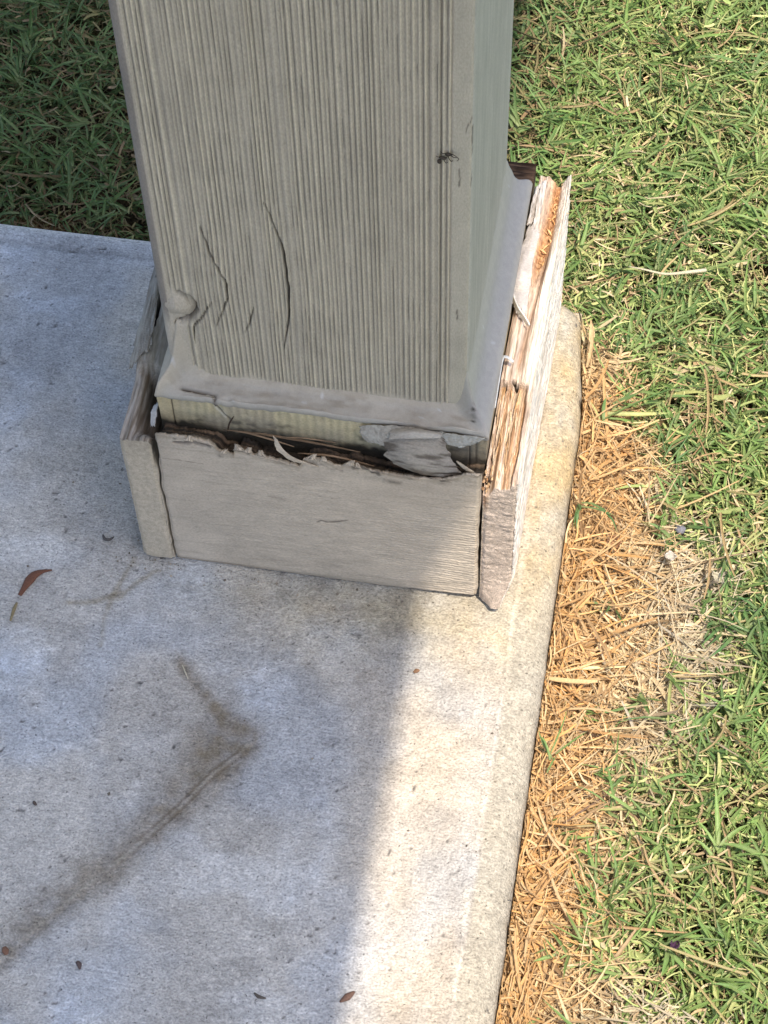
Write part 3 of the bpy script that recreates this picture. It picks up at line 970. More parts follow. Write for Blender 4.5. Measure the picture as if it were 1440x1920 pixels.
def inner_fn(axis_):
    def fn(U, N, P):
        s = P[:, 0] if axis_ == 0 else P[:, 1]
        z = P[:, 2]
        face = (U[:, 1] < 1e-6) if axis_ == 0 else np.ones(len(U), bool)
        D = 0.00028 * np.sin(s * 2 * math.pi / 0.0042 + 1.5 * fbm(s * 60, z * 10, seed=80)) * sstep(0.11, 0.125, z)
        D = D + 0.0003 * fbm(s * 150, z * 150, seed=81)
        # edges rounded over
        topk = sstep(0.124, 0.1285, z)
        D = D - 0.0012 * topk
        c = mixc(OL, OL * np.array([0.8, 0.8, 0.9]), sstep(-0.3, 0.5, fbm(s * 70, z * 40, seed=82)))
        c = c * (1 + 0.10 * np.sin(s * 2 * math.pi / 0.0042 + 1.5 * fbm(s * 60, z * 10, seed=80)))[:, None]
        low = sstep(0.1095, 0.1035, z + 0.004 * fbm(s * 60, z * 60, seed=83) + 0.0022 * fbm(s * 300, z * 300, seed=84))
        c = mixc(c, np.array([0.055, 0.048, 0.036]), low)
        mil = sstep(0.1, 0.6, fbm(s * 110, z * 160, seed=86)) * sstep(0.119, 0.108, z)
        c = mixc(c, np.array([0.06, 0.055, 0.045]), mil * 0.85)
        c = mixc(c, np.array([0.46, 0.44, 0.38]), sstep(0.125, 0.1275, z + 0.001 * fbm(s * 200, 0.2, seed=85)))
        if axis_ == 0:
            c = mixc(c, np.array([0.52, 0.43, 0.26]), sstep(0.004, -0.006, s) * (1 - low))
            d, _ = seg_dist(s, z, [(0.0178, 0.1295), (0.0182, 0.1225), (0.0215, 0.1165), (0.024, 0.113)])
            c = mixc(c, C_DARK, np.exp(-(d / 0.00045) ** 2))
            D = D - 0.0015 * np.exp(-(d / 0.0005) ** 2)
            c = mixc(c, np.array([0.62, 0.6, 0.52]), np.exp(-((d - 0.0009) / 0.0005) ** 2) * (s < 0.0225) * 0.5)
            for xl in (-0.0045, 0.1432, 0.1463):
                c = mixc(c, C_DARK, np.exp(-((s - xl) / 0.00028) ** 2) * 0.9)
                D = D - 0.0009 * np.exp(-((s - xl) / 0.0003) ** 2)
            c = mixc(c, np.array([0.14, 0.12, 0.095]), sstep(0.128, 0.135, s) * 0.55)
        return P + N * D[:, None], c
    return fn


board("inner_trim_board", (-TI, -TI, 0.004), (W + TI, -0.0005, HI), (330, 8, 150), inner_fn(0), M_BOARD)
board("inner_trim_board", (W + 0.0005, 0.0, 0.004), (W + TI, W - 0.0, HI), (6, 120, 60), inner_fn(1), M_BOARD)
board("inner_trim_board", (-TI, 0.0, 0.004), (-0.0005, W, HI), (6, 120, 60), inner_fn(1), M_BOARD)
board("inner_trim_board", (-TI, W + 0.0005, 0.004), (W + TI, W + TI, HI - 0.004), (100, 6, 40), inner_fn(1), M_BOARD)

# ragged top of the front outer board (x, z)
TP = np.array([(-0.012, .1150), (-0.0091, .1168), (0.001, .1172), (0.009, .1173), (0.0170, .1162), (0.0195, .1145), (0.0215, .1090), (0.0245, .1085), (0.0265, .1075), (0.0290, .1072),
               (0.0296, .1122), (0.0345, .1122), (0.0380, .1118), (0.0385, .1092), (0.0431, .1100), (0.0495, .1081), (0.0560, .1066), (0.0620, .1050), (0.0640, .1118), (0.0725, .1130),
               (0.0765, .1112), (0.0790, .1090), (0.0828, .1092), (0.0850, .1118), (0.0905, .1108), (0.0959, .1095), (0.1050, .1088), (0.1142, .1080), (0.1250, .1078), (0.1320, .1092),
               (0.1390, .1120), (0.1428, .1150), (0.1480, .1170), (0.152, .1165)])


def front_fn(U, N, P):
    x, y, z = P.T.copy()
    zt = np.interp(x, TP[:, 0], TP[:, 1]) + 0.0009 * fbm(x * 420, 0.7, seed=90) + 0.0005 * vnoise(x * 1300, 0.1, seed=91)
    dy = y + 0.028
    inn = sstep(0.0012, 0.0022, dy)
    body = zt - 0.0050 - 0.0085 * sstep(0.002, 0.014, dy) + 0.0022 * fbm(x * 70, y * 260, seed=92) + 0.0012 * fbm(x * 150, y * 900, seed=93)
    body = np.minimum(body, zt - 0.002)
    top = zt * (1 - inn) + body * inn
    P = P.copy()
    bot = 0.0012 + 0.0030 * sstep(0.10, 0.15, x)
    P[:, 2] = bot + (top - bot) * U[:, 2]
    z = P[:, 2]
    face = sstep(0.0016, 0.0, dy)
    # painted face: faint horizontal grain, growing into wrinkles at the lower right
    wv = sstep(0.075, 0.125, x + 0.010 * fbm(x * 60, z * 60, seed=94)) * sstep(0.100, 0.055, z)
    yy = z + 0.0016 * fbm(x * 90, z * 90, seed=95) + 0.0006 * fbm(x * 260, z * 120, seed=96)
    wr = np.sin(yy * 2 * math.pi / 0.0021) * 0.6 + 0.6 * vnoise(x * 120, z * 900, seed=97)
    D = face * (0.00026 * wv * wr + 0.00016 * fbm(x * 60, z * 500, seed=98) + 0.0005 * fbm(x * 18, z * 18, seed=99))
    # bevels at the ends and the bottom
    D -= face * 0.0012 * (sstep(0.0022, 0.0, x + 0.0113) + sstep(0.0022, 0.0, 0.1513 - x)) + face * 0.001 * sstep(0.004, 0.0, z - .0015)
    # hole torn through the paint near the upper left
    d, _ = seg_dist(x, z, [(0.0000, 0.1108), (0.0050, 0.1112), (0.0090, 0.1124), (0.0125, 0.1112), (0.0165, 0.1110)])
    hole = sstep(0.0017, 0.0010, d + 0.0009 * fbm(x * 300, z * 300, seed=100)) * face
    D -= 0.0050 * hole
    c = np.tile(C_PAINT * np.array([1.02, 0.985, 0.985]), (len(x), 1))
    c = c * (1 + 0.10 * fbm(x * 25, z * 45, seed=101))[:, None]
    c = mixc(c, c * 0.85, sstep(0.15, 0.6, fbm(x * 40, z * 400, seed=102)) * 0.8)
    for (a, b, w_, k_) in (([(0.068, .0560), (0.0705, .0585), (0.0735, .0575), (0.0790, .0590), (0.0836, .0612)], 0, .0006, .75), ([(0.1070, .1005), (0.1110, .1003)], 0, .0016, .6),
                           ([(-0.008, .0955), (0.0, .0958), (0.012, .0950)], 0, .0004, .45), ([(0.03, .012), (0.05, .014)], 0, .0007, .25),
                           ([(0.045, .0742), (0.052, .0730)], 0, .0014, .3)):
        d, _ = seg_dist(x, z, a)
        c = mixc(c, np.array([0.09, 0.075, 0.055]), np.exp(-((d + 0.0005 * fbm(x * 400, z * 400, seed=103)) / w_) ** 2) * k_ * face)
    dirt_ = sstep(0.006, 0.0, np.abs(zt - z)) * (0.45 + 0.5 * fbm(x * 120, z * 120, seed=104))
    c = mixc(c, c * np.array([0.6, 0.56, 0.5]), np.clip(dirt_, 0, 1))
    mould = sstep(0.010, 0.001, zt - z + 0.004 * fbm(x * 130, z * 130, seed=87)) * sstep(0.15, 0.45, fbm(x * 190, z * 220, seed=88, oct=4))
    c = mixc(c, np.array([0.05, 0.045, 0.038]), np.clip(mould, 0, 1) * 0.8 * face)
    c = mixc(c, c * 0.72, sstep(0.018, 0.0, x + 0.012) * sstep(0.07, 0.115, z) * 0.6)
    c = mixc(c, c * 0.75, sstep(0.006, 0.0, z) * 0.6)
    ins = np.clip(inn * (U[:, 2] > 0.5), 0, 1)
    rotc = mixc(np.array([0.035, 0.028, 0.022]), np.array([0.20, 0.14, 0.095]), sstep(-0.1, 0.6, fbm(x * 60, y * 500, seed=105)))
    c = mixc(c, rotc, ins)
    c = mixc(c, C_DARK * 0.7, hole)
    # thin torn rim of the paint
    P = P + N * D[:, None]
    P[:, 1] -= face * 0.0013 * sstep(0.0035, 0.0, zt - z) * (0.4 + 0.8 * vnoise(x * 160, 0.4, seed=106))
    jag = 0.0014 * fbm(z * 75, 3.3, seed=107, oct=4)
    P[:, 0] += np.where(U[:, 0] > 0.99, 0.0012 * fbm(z * 75, 8.1, seed=109, oct=4) - 0.0003, 0) + np.where(U[:, 0] < 0.01, jag + 0.0010 * sstep(0.10, 0.115, z) + 0.0012 * sstep(0.088, 0.097, z) * sstep(0.112, 0.103, z), 0)
    return P, c


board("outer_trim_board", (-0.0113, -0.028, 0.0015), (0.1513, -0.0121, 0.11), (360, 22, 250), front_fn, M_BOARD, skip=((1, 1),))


def right_fn(U, N, P):
    x, y, z = P.T.copy()
    u, v, w = U.T
    P = P.copy()
    # in plan: the board leans out a little towards its far end and its front foot is splayed
    P[:, 0] += 0.0022 * sstep(0.03, 0.17, y)
    # height of the top by zones
    fib = fbm(x * 900, y * 14, seed=110, oct=3)
    fib2 = fbm(x * 350, y * 9, seed=111, oct=2)
    rotz = sstep(0.034, 0.030, y + 0.0025 * fbm(x * 300, y * 100, seed=112)) * sstep(0.1668, 0.1655, x + 0.0009 * fbm(x * 80, y * 120, seed=113))
    top = np.full_like(x, 0.1125)
    top += 0.0015 * fib + 0.0012 * fib2 - 0.0018 * sstep(0.25, 0.55, fbm(x * 1500, y * 22, seed=132)) * rotz
    top -= rotz * (0.0050 + 0.0014 * fbm(x * 500, y * 25, seed=114))
    chan = np.exp(-((x - 0.1590 - 0.004 * sstep(0.09, 0.16, y)) / 0.0040) ** 2) * sstep(0.085, 0.125, y)
    top -= chan * (0.0075 + 0.0025 * fbm(x * 300, y * 300, seed=115))
    top += sstep(0.1632, 0.1650, x) * 0.0030 * sstep(0.05, 0.12, y)
    chan2 = np.exp(-((x - 0.1612 - 0.05 * (y - 0.07)) / 0.0009) ** 2) * sstep(0.035, 0.05, y) * sstep(0.16, 0.10, y)
    top -= chan2 * 0.0020
    top -= 0.0045 * np.exp(-((x - 0.1555) / 0.0012) ** 2 - ((y + 0.010) / 0.014) ** 2)
    top += 0.0015 * np.exp(-((y - 0.172) / 0.01) ** 2) * vnoise(x * 400, 0.2, seed=116)
    top -= 0.010 * sstep(-0.014, -0.028, y) * sstep(0.160, 0.152, x)
    ends = 0.0018 * fbm(x * 350, 9.1, seed=117) * sstep(-0.018, -0.028, y)
    top += ends
    nt_ = w * 1.0
    bot = 0.0012 + 0.0020 * sstep(0.04, -0.02, y) * sstep(0.150, 0.165, x) + 0.002 * sstep(0.04, -0.02, y)
    P[:, 2] = bot + (top - bot) * w
    z = P[:, 2]
    fr = (v < 1e-6)
    rt = (u > 1 - 1e-6)
    tp = (w > 1 - 1e-6)
    D = 0.0004 * fbm(x * 200, y * 200, z * 200, seed=118)
    D += rt * (0.0007 * fbm(y * 16, z * 500, seed=119, oct=3) + 0.0004 * fbm(y * 10, z * 1200, seed=120, oct=2))
    D += fr * (0.0006 * fbm(x * 150, z * 160, seed=121) + 0.00035 * fbm(x * 120, z * 700, seed=122, oct=3))
    P[:, 0] += np.where(u < 1e-6, fr * (0.0012 * fbm(z * 75, 8.1, seed=109, oct=4)), 0)
    # splayed, chipped front foot
    foot_ = sstep(0.030, 0.0, z) * sstep(-0.010, -0.028, y)
    P[:, 0] -= foot_ * 0.0055 * sstep(0.155, 0.169, x)
    P[:, 1] -= foot_ * 0.0070 * sstep(0.150, 0.163, x)
    P[:, 2] -= foot_ * 0.0 * z
    D -= (fr & (x > 0.1)) * 0.0012 * (sstep(0.0025, 0.0, x - 0.1522) + sstep(0.0018, 0.0, 0.169 - x))
    c = np.tile(C_PAINT * np.array([0.98, 0.93, 0.88]), (len(x), 1))
    # right face: paint weathered away to grey-white streaks, sun glare painted in
    streak = fbm(y * 12, z * 420, seed=123, oct=3)
    streak2 = fbm(y * 45 + 2 * z * 100, z * 150, seed=124, oct=3)
    whitewood = np.array([0.82, 0.75, 0.67])
    tanwood = np.array([0.66, 0.52, 0.39])
    cr_ = mixc(whitewood, tanwood, sstep(0.05, 0.6, streak) * 0.8)
    cr_ = mixc(cr_, np.array([0.70, 0.69, 0.67]), sstep(0.0, 0.5, streak2) * 0.6)
    c = np.where(rt[:, None], cr_, c)
    # top: bare wood, orange where freshly torn
    grain = fbm(x * 1100, y * 16, seed=125, oct=3)
    ct = mixc(np.array([0.47, 0.35, 0.27]), np.array([0.64, 0.53, 0.44]), sstep(-0.4, 0.5, grain))
    ct = mixc(ct, np.array([0.60, 0.53, 0.46]), sstep(0.0, 0.5, fbm(x * 260, y * 30, seed=126)) * 0.5)
    co = mixc(np.array([0.40, 0.235, 0.135]), np.array([0.64, 0.50, 0.36]), sstep(-0.4, 0.4, grain))
    co = mixc(co, np.array([0.66, 0.55, 0.50]), sstep(0.25, 0.6, fbm(x * 500, y * 12, seed=127)) * 0.8)
    co = co * (1 - 0.38 * sstep(0.2, 0.55, fbm(x * 1500, y * 22, seed=132)))[:, None]
    ct = ct * (1 - 0.22 * sstep(0.3, 0.6, fbm(x * 1200, y * 12, seed=133)))[:, None]
    ct = mixc(ct, co, np.clip(rotz * sstep(0.1540, 0.1575, x) + 0.25 * rotz, 0, 1))
    ct = mixc(ct, mixc(np.array([0.36, 0.17, 0.07]), np.array([0.55, 0.33, 0.17]), sstep(-.3, .4, fbm(x * 400, y * 400, seed=131))), np.clip(chan * 1.2, 0, 1) * 0.9)
    ct = mixc(ct, np.array([0.22, 0.11, 0.05]), np.clip(chan2, 0, 1) * 0.4)
    ct = mixc(ct, np.array([0.76, 0.69, 0.60]), sstep(0.1635, 0.1655, x) * sstep(0.02, 0.05, y))
    # dark holes at the edge of the torn patch
    for (hx, hy, hr) in ((0.1548, 0.0310, 0.0011), (0.1593, 0.0335, 0.0012), (0.1608, 0.0318, 0.0009), (0.1535, -0.0215, 0.0016), (0.1545, -0.0105, 0.0012), (0.1530, 0.015, .0008)):
        hd = np.hypot((x - hx), (y - hy) * 0.75) + 0.0006 * fbm(x * 700, y * 500, seed=128)
        hm = sstep(hr, hr * 0.6, hd) * tp
        ct = mixc(ct, C_DARK, hm)
        P[:, 2] -= hm * 0.004
    mk = tp | ((u < 1e-6) & (w > 0.9))
    c = np.where(mk[:, None], ct, c)
    # paint film left on the front end, greyer and crazed
    cf = np.tile(np.array([0.56, 0.455, 0.37]), (len(x), 1)) * (1 + 0.14 * fbm(x * 180, z * 260, seed=129))[:, None]
    up_ = sstep(-0.0105, -0.0035, z - top + 0.003 * fbm(x * 260, 4.4, seed=130) + 0.004 * sstep(0.158, 0.1525, x))
    cf = mixc(cf, co, up_ * 0.0 + sstep(0.1575, 0.1535, x) * sstep(0.082, 0.094, z))
    c = np.where(fr[:, None], cf, c)
    return P + N * D[:, None], c


board("outer_trim_board", (0.1522, -0.028, 0.0015), (0.1690, 0.1720, 0.11), (60, 320, 140), right_fn, M_WOOD, skip=((2, 0),))


def left_fn(U, N, P):
    x, y, z = P.T.copy()
    u, v, w = U.T
    P = P.copy()
    tp = w > 1 - 1e-6
    fr = v < 1e-6
    rise = sstep(0.011, 0.017, y + 0.003 * fbm(x * 250, y * 100, seed=140) + 0.35 * (x + 0.02))
    scoop = sstep(-0.026, -0.0135, x) * sstep(-0.027, -0.014, y + 0.002 * fbm(x * 300, 0.4, seed=149))
    top = 0.1085 - 0.016 * scoop * (1 - rise) + 0.0012 * fbm(x * 400, y * 30, seed=141)
    top += rise * (0.0065 - 0.004 * scoop)
    top += (1 - rise) * 0.001 * fbm(x * 600, y * 60, seed=142)
    top -= 0.003 * sstep(-0.015, -0.012, x) * sstep(-0.018, -0.028, y)
    slit, _ = seg_dist(x, y, [(-0.0232, 0.040), (-0.0230, 0.048), (-0.0222, 0.058), (-0.0212, 0.070)])
    sl = np.exp(-(slit / (0.0007 + 0.0004 * vnoise(y * 300, 0.3, seed=139))) ** 2)
    top -= 0.012 * sl
    P[:, 0] += (-0.0055 * sstep(-0.005, 0.07, y) + 0.012 * sstep(0.075, 0.16, y)) * sstep(0.0, 0.11, z)
    P[:, 2] = 0.0015 + (top - 0.0015) * w
    z = P[:, 2]
    D = 0.0004 * fbm(x * 150, y * 150, z * 150, seed=143)
    D += fr * 0.0007 * fbm(x * 90, z * 60, seed=144)
    D -= fr * 0.0011 * (sstep(0.0020, 0.0, -0.0125 - x) + sstep(0.0022, 0.0, x + 0.029))
    c = np.tile(C_PAINT * np.array([0.98, 0.95, 0.92]), (len(x), 1)) * (1 + 0.1 * fbm(x * 60, y * 60, z * 60, seed=145))[:, None]
    grain = fbm(x * 900, y * 45, seed=146, oct=3)
    ct = mixc(np.array([0.17, 0.135, 0.10]), np.array([0.42, 0.38, 0.335]), sstep(-0.3, 0.45, grain))
    ct = mixc(ct, C_DARK, scoop * 0.9)
    cpaint = np.array([0.34, 0.32, 0.28]) * (1 + 0.25 * fbm(x * 700, y * 30, seed=147)[:, None])
    ct = mixc(ct, cpaint, rise)
    ct = mixc(ct, C_DARK, np.clip(sl * 1.3, 0, 1))
    sl2, _ = seg_dist(x, y, [(-0.0265, 0.07), (-0.0245, 0.09), (-0.022, 0.12)])
    ct = mixc(ct, C_DARK, np.exp(-(sl2 / 0.0006) ** 2) * 0.8)
    c = np.where(tp[:, None], ct, c)
    c = mixc(c, c * 0.7, fr * sstep(0.09, 0.11, z) * 0.5)
    P[:, 0] += np.where(u > 0.99, 0.0014 * fbm(z * 75, 3.3, seed=107, oct=4) + 0.0004 * fbm(z * 140, 5.5, seed=148) - 0.0030 * sstep(0.085, 0.098, z) * sstep(0.113, 0.102, z), 0)
    return P + N * D[:, None], c


board("outer_trim_board", (-0.0290, -0.028, 0.0015), (-0.0124, 0.168, 0.11), (36, 190, 110), left_fn, M_END, skip=((2, 0),))


def back_fn(U, N, P):
    x, y, z = P.T.copy()
    P = P.copy()
    top = 0.1165 + 0.0012 * fbm(x * 60, y * 700, seed=150)
    P[:, 2] = 0.0015 + (top - 0.0015) * U[:, 2]
    c = np.tile(C_PAINT * 0.9, (len(x), 1))
    ct = mixc(np.array([0.045, 0.028, 0.02]), np.array([0.16, 0.10, 0.065]), sstep(-0.2, 0.6, fbm(x * 70, y * 900, seed=151)))
    c = np.where((U[:, 2] > 0.93)[:, None], ct, c)
    return P + N * (0.0003 * fbm(x * 200, y * 200, P[:, 2] * 200, seed=152))[:, None], c


board("outer_trim_board", (-0.0290, 0.1525, 0.0015), (0.1518, 0.1755, 0.11), (130, 20, 30), back_fn, M_ROT)
for o in [c for c in post.children if c.name.startswith("outer_trim_board")]:
    pass

# ---- peeling paint and loose wood on the trim
PC = C_PAINT * np.array([1.05, 1.0, 0.97])


def pcol(c1, c2=None, seed=0):
    def f_(u, v):
        if c2 is None:
            return np.asarray(c1) * (1 + 0.10 * fbm(u * 8, v * 8, seed=seed))[..., None]
        return mixc(c1, c2, sstep(-0.3, 0.4, fbm(u * 5, v * 22, seed=seed)))
    return f_


# broad sheet that has folded over the gap at the front right
flapc = lambda u, v: mixc(mixc(np.array([0.30, 0.27, 0.225]), np.array([0.11, 0.092, 0.072]), sstep(0.0, 0.5, fbm(u * 16, v * 3, seed=160))),
                          np.array([0.10, 0.075, 0.055]), sstep(0.70, 1.0, u + 0.2 * fbm(u * 7, v * 7, seed=161)))
sheet("peeling_paint", [
    [(0.107, -0.0135, 0.1262), (0.116, -0.0145, 0.1290), (0.125, -0.0150, 0.1275), (0.131, -0.0150, 0.1235)],
    [(0.103, -0.0190, 0.1235), (0.113, -0.0210, 0.1285), (0.124, -0.0200, 0.1245), (0.133, -0.0175, 0.1190)],
    [(0.104, -0.0235, 0.1180), (0.115, -0.0265, 0.1225), (0.127, -0.0245, 0.1190), (0.137, -0.0205, 0.1140)],
    [(0.110, -0.0255, 0.1120), (0.119, -0.0285, 0.1150), (0.130, -0.0265, 0.1130), (0.140, -0.0225, 0.1095)],
    [(0.118, -0.0240, 0.1065), (0.126, -0.0265, 0.1080), (0.134, -0.0250, 0.1075), (0.142, -0.0215, 0.1065)],
], 80, 80, 0.0004, flapc, M_BOARD, post, wr=0.0006, wrs=(15, 3), ragged=0.07, seed=3)["label"] = "crumpled sheet of peeled paint"
sheet("peeling_paint", [
    [(0.090, -0.0130, 0.1235), (0.097, -0.0135, 0.1262), (0.104, -0.0138, 0.1278), (0.112, -0.0138, 0.1285)],
    [(0.091, -0.0165, 0.1215), (0.098, -0.0175, 0.1235), (0.105, -0.0180, 0.1255), (0.113, -0.0170, 0.1270)],
    [(0.095, -0.0190, 0.1185), (0.101, -0.0205, 0.1205), (0.107, -0.0215, 0.1225), (0.115, -0.0190, 0.1250)],
], 26, 44, 0.0004, pcol(np.array([0.37, 0.35, 0.30]), np.array([0.27, 0.25, 0.21]), 5), M_BOARD, post, wr=0.0003, wrs=(4, 4), ragged=0.08, seed=11)
sheet("peeling_paint", [
    [(0.128, -0.0133, 0.1272), (0.136, -0.0133, 0.1270), (0.144, -0.0133, 0.1268), (0.150, -0.0130, 0.1262)],
    [(0.128, -0.0142, 0.1240), (0.136, -0.0150, 0.1225), (0.143, -0.0148, 0.1228), (0.149, -0.0138, 0.1245)],
    [(0.131, -0.0150, 0.1205), (0.137, -0.0158, 0.1200), (0.142, -0.0152, 0.1212), (0.146, -0.0140, 0.1225)],
], 24, 40, 0.0004, pcol(np.array([0.40, 0.39, 0.35]), np.array([0.33, 0.31, 0.26]), 6), M_BOARD, post, wr=0.0004, wrs=(4, 4), ragged=0.15, seed=12)
# flake standing up from the torn edge
sheet("paint_flake", [
    [(0.0500, -0.0275, 0.1260), (0.0520, -0.0285, 0.1250)],
    [(0.0510, -0.0292, 0.1200), (0.0550, -0.0298, 0.1190)],
    [(0.0545, -0.0295, 0.1140), (0.0610, -0.0298, 0.1130)],
    [(0.0590, -0.0284, 0.1085), (0.0700, -0.0286, 0.1075)],
], 26, 16, 0.0004, pcol(PC * 1.12, None, 7), M_BOARD, post, wr=0.0003, wrs=(6, 6), ragged=0.12, seed=13)
for (x0, z0, s, tw, sd_) in ((0.0070, .1155, .0035, .4, 1), (0.0320, .1128, .0040, -.5, 2), (0.0365, .1120, .0030, .3, 3), (0.0680, .1128, .0038, .6, 4), (0.0740, .1125, .0028, -.2, 5),
                             (0.0870, .1120, .0034, .5, 6), (0.0910, .1112, .0022, -.6, 7), (0.0240, .1085, .0024, .8, 8), (0.0430, .1108, .0030, -.3, 9)):
    s *= 0.72
    sheet("paint_flake", [
        [(x0 - s, -0.0288, z0 - 0.001), (x0, -0.0290, z0 + s * 0.15), (x0 + s, -0.0288, z0 - 0.001)],
        [(x0 - s * 0.7, -0.0284 - s * .15, z0 + s * .35), (x0 + tw * s * .3, -0.0290 - s * .3, z0 + s * .5), (x0 + s * .8, -0.0284, z0 + s * .3)],
        [(x0 - s * 0.3 + tw * s, -0.0270, z0 + s * .75), (x0 + tw * s, -0.0275, z0 + s), (x0 + s * .4 + tw * s, -0.0268, z0 + s * .6)],
    ], 12, 14, 0.0003, pcol(PC * 1.05, np.array([0.20, 0.17, 0.13]), sd_), M_BOARD, post, wr=0.0002, wrs=(3, 3), ragged=0.10, seed=20 + sd_)

# left side: torn skin of paint over the rotten end
sheet("peeling_paint", [
    [(-0.0322, 0.0125, 0.1120), (-0.0295, 0.0150, 0.1150), (-0.0265, 0.0200, 0.1160), (-0.0240, 0.0260, 0.1160)],
    [(-0.0335, 0.0250, 0.1115), (-0.0305, 0.0270, 0.1155), (-0.0275, 0.0300, 0.1165), (-0.0250, 0.0340, 0.1165)],
    [(-0.0345, 0.0400, 0.1110), (-0.0315, 0.0400, 0.1152), (-0.0285, 0.0410, 0.1160), (-0.0265, 0.0430, 0.1150)],
    [(-0.0350, 0.0600, 0.1105), (-0.0322, 0.0600, 0.1145), (-0.0300, 0.0600, 0.1150), (-0.0285, 0.0600, 0.1140)],
], 50, 34, 0.0005, pcol(np.array([0.36, 0.33, 0.28]), np.array([0.25, 0.225, 0.19]), 41), M_BOARD, post, wr=0.0007, wrs=(3, 9), ragged=0.14, seed=41)
sheet("paint_flake", [
    [(-0.0150, -0.0180, 0.1080), (-0.0128, -0.0180, 0.1090)],
    [(-0.0160, -0.0120, 0.1100), (-0.0132, -0.0110, 0.1115)],
    [(-0.0158, -0.0060, 0.1095), (-0.0138, -0.0050, 0.1105)],
], 16, 10, 0.0005, pcol(np.array([0.42, 0.41, 0.39]), None, 42), M_BOARD, post, wr=0.0003, wrs=(3, 3), ragged=0.2, seed=42)
# light curled rim along the top of the folded sheet
sheet("peeling_paint", [
    [(0.1050, -0.0215, 0.1275), (0.1058, -0.0190, 0.1288), (0.1066, -0.0165, 0.1280)],
    [(0.1120, -0.0225, 0.1305), (0.1130, -0.0195, 0.1322), (0.1135, -0.0165, 0.1305)],
    [(0.1200, -0.0215, 0.1310), (0.1208, -0.0190, 0.1325), (0.1212, -0.0160, 0.1305)],
    [(0.1290, -0.0180, 0.1285), (0.1298, -0.0165, 0.1292), (0.1305, -0.0145, 0.1282)],
], 40, 12, 0.0005, pcol(np.array([0.38, 0.35, 0.30]), None, 43), M_BOARD, post, wr=0.0003, wrs=(5, 2), ragged=0.08, seed=43)

# stringy splinters lying in the front gap
sp_c = np.array([0.22, 0.15, 0.095])
for pts_, r_, cl in (
        ([(0.022, -0.0175, 0.1120), (0.034, -0.0200, 0.1155), (0.048, -0.0210, 0.1135), (0.058, -0.0215, 0.1110)], .0005, sp_c),
        ([(0.052, -0.0180, 0.1130), (0.064, -0.0190, 0.1158), (0.078, -0.0175, 0.1130)], .0004, sp_c * 1.2),
        ([(0.030, -0.0150, 0.1090), (0.045, -0.0165, 0.1108), (0.066, -0.0160, 0.1085), (0.090, -0.0170, 0.1070)], .0007, sp_c * 0.8),
        ([(0.060, -0.0230, 0.1080), (0.078, -0.0225, 0.1085), (0.098, -0.0235, 0.1060)], .0006, sp_c),
        ([(0.138, -0.0205, 0.1150), (0.143, -0.0225, 0.1125), (0.1475, -0.0235, 0.1110)], .0010, np.array([0.45, 0.38, 0.28])),
        ([(0.0235, -0.0160, 0.1080), (0.0245, -0.0150, 0.1140), (0.0270, -0.0135, 0.1190)], .0005, C_DARK * 2)):
    tube_obj("splinter", [np.array(p) for p in pts_], [r_ * .4, r_, r_, r_ * .3], cl, M_ROT, post)

# painted slat lying loose on the right board, with a curled lip
lilac = lambda u, v: mixc(np.array([0.44, 0.40, 0.375]), np.array([0.60, 0.545, 0.48]), sstep(0.0, 0.6, fbm(u * 14, v * 4, seed=170)))
sheet("peeling_paint", [
    [(0.1530, 0.1320, 0.1150), (0.1560, 0.1325, 0.1160), (0.1592, 0.1320, 0.1150)],
    [(0.1515, 0.1150, 0.1160), (0.1548, 0.1155, 0.1168), (0.1588, 0.1150, 0.1160)],
    [(0.1500, 0.0980, 0.1165), (0.1540, 0.0985, 0.1172), (0.1588, 0.0980, 0.1160)],
    [(0.1510, 0.0830, 0.1165), (0.1548, 0.0830, 0.1172), (0.1592, 0.0830, 0.1160)],
    [(0.1535, 0.0760, 0.1160), (0.1565, 0.0745, 0.1170), (0.1596, 0.0730, 0.1158)],
], 60, 24, 0.0009, lilac, M_BOARD, post, wr=0.0006, wrs=(8, 3), ragged=0.08, seed=31)
pale = np.array([0.70, 0.66, 0.60])
sheet("paint_flake", [
    [(0.1503, 0.0920, 0.1165), (0.1503, 0.0920, 0.1190)],
    [(0.1515, 0.0830, 0.1162), (0.1518, 0.0828, 0.1198)],
    [(0.1545, 0.0755, 0.1158), (0.1552, 0.0750, 0.1198)],
    [(0.1590, 0.0700, 0.1150), (0.1600, 0.0692, 0.1188)],
    [(0.1618, 0.0672, 0.1145), (0.1624, 0.0664, 0.1170)],
], 40, 10, 0.0007, pcol(pale, None, 33), M_BOARD, post, wr=0.0002, wrs=(5, 2), seed=33)["label"] = "white curled paint edge"
# two grey slivers standing at the far end
for (xa, xb, ya, yb, z_) in ((0.1525, 0.1548, 0.135, 0.158, .1165), (0.1552, 0.1580, 0.130, 0.161, .1175)):
    sheet("splinter", [
        [(xa, ya, z_ - .002), (xb, ya, z_ - .002)],
        [(xa + .0005, (ya + yb) / 2, z_), (xb + .0005, (ya + yb) / 2, z_ + .0005)],
        [(xa + .0012, yb, z_ + .001), (xb + .0008, yb + .002, z_ + .0015)],
    ], 24, 8, 0.0014, pcol(np.array([0.60, 0.56, 0.53]), np.array([0.50, 0.44, 0.39]), 35), M_WOOD, post, wr=0.0003, wrs=(3, 6), ragged=0.08, seed=int(xa * 1e5))
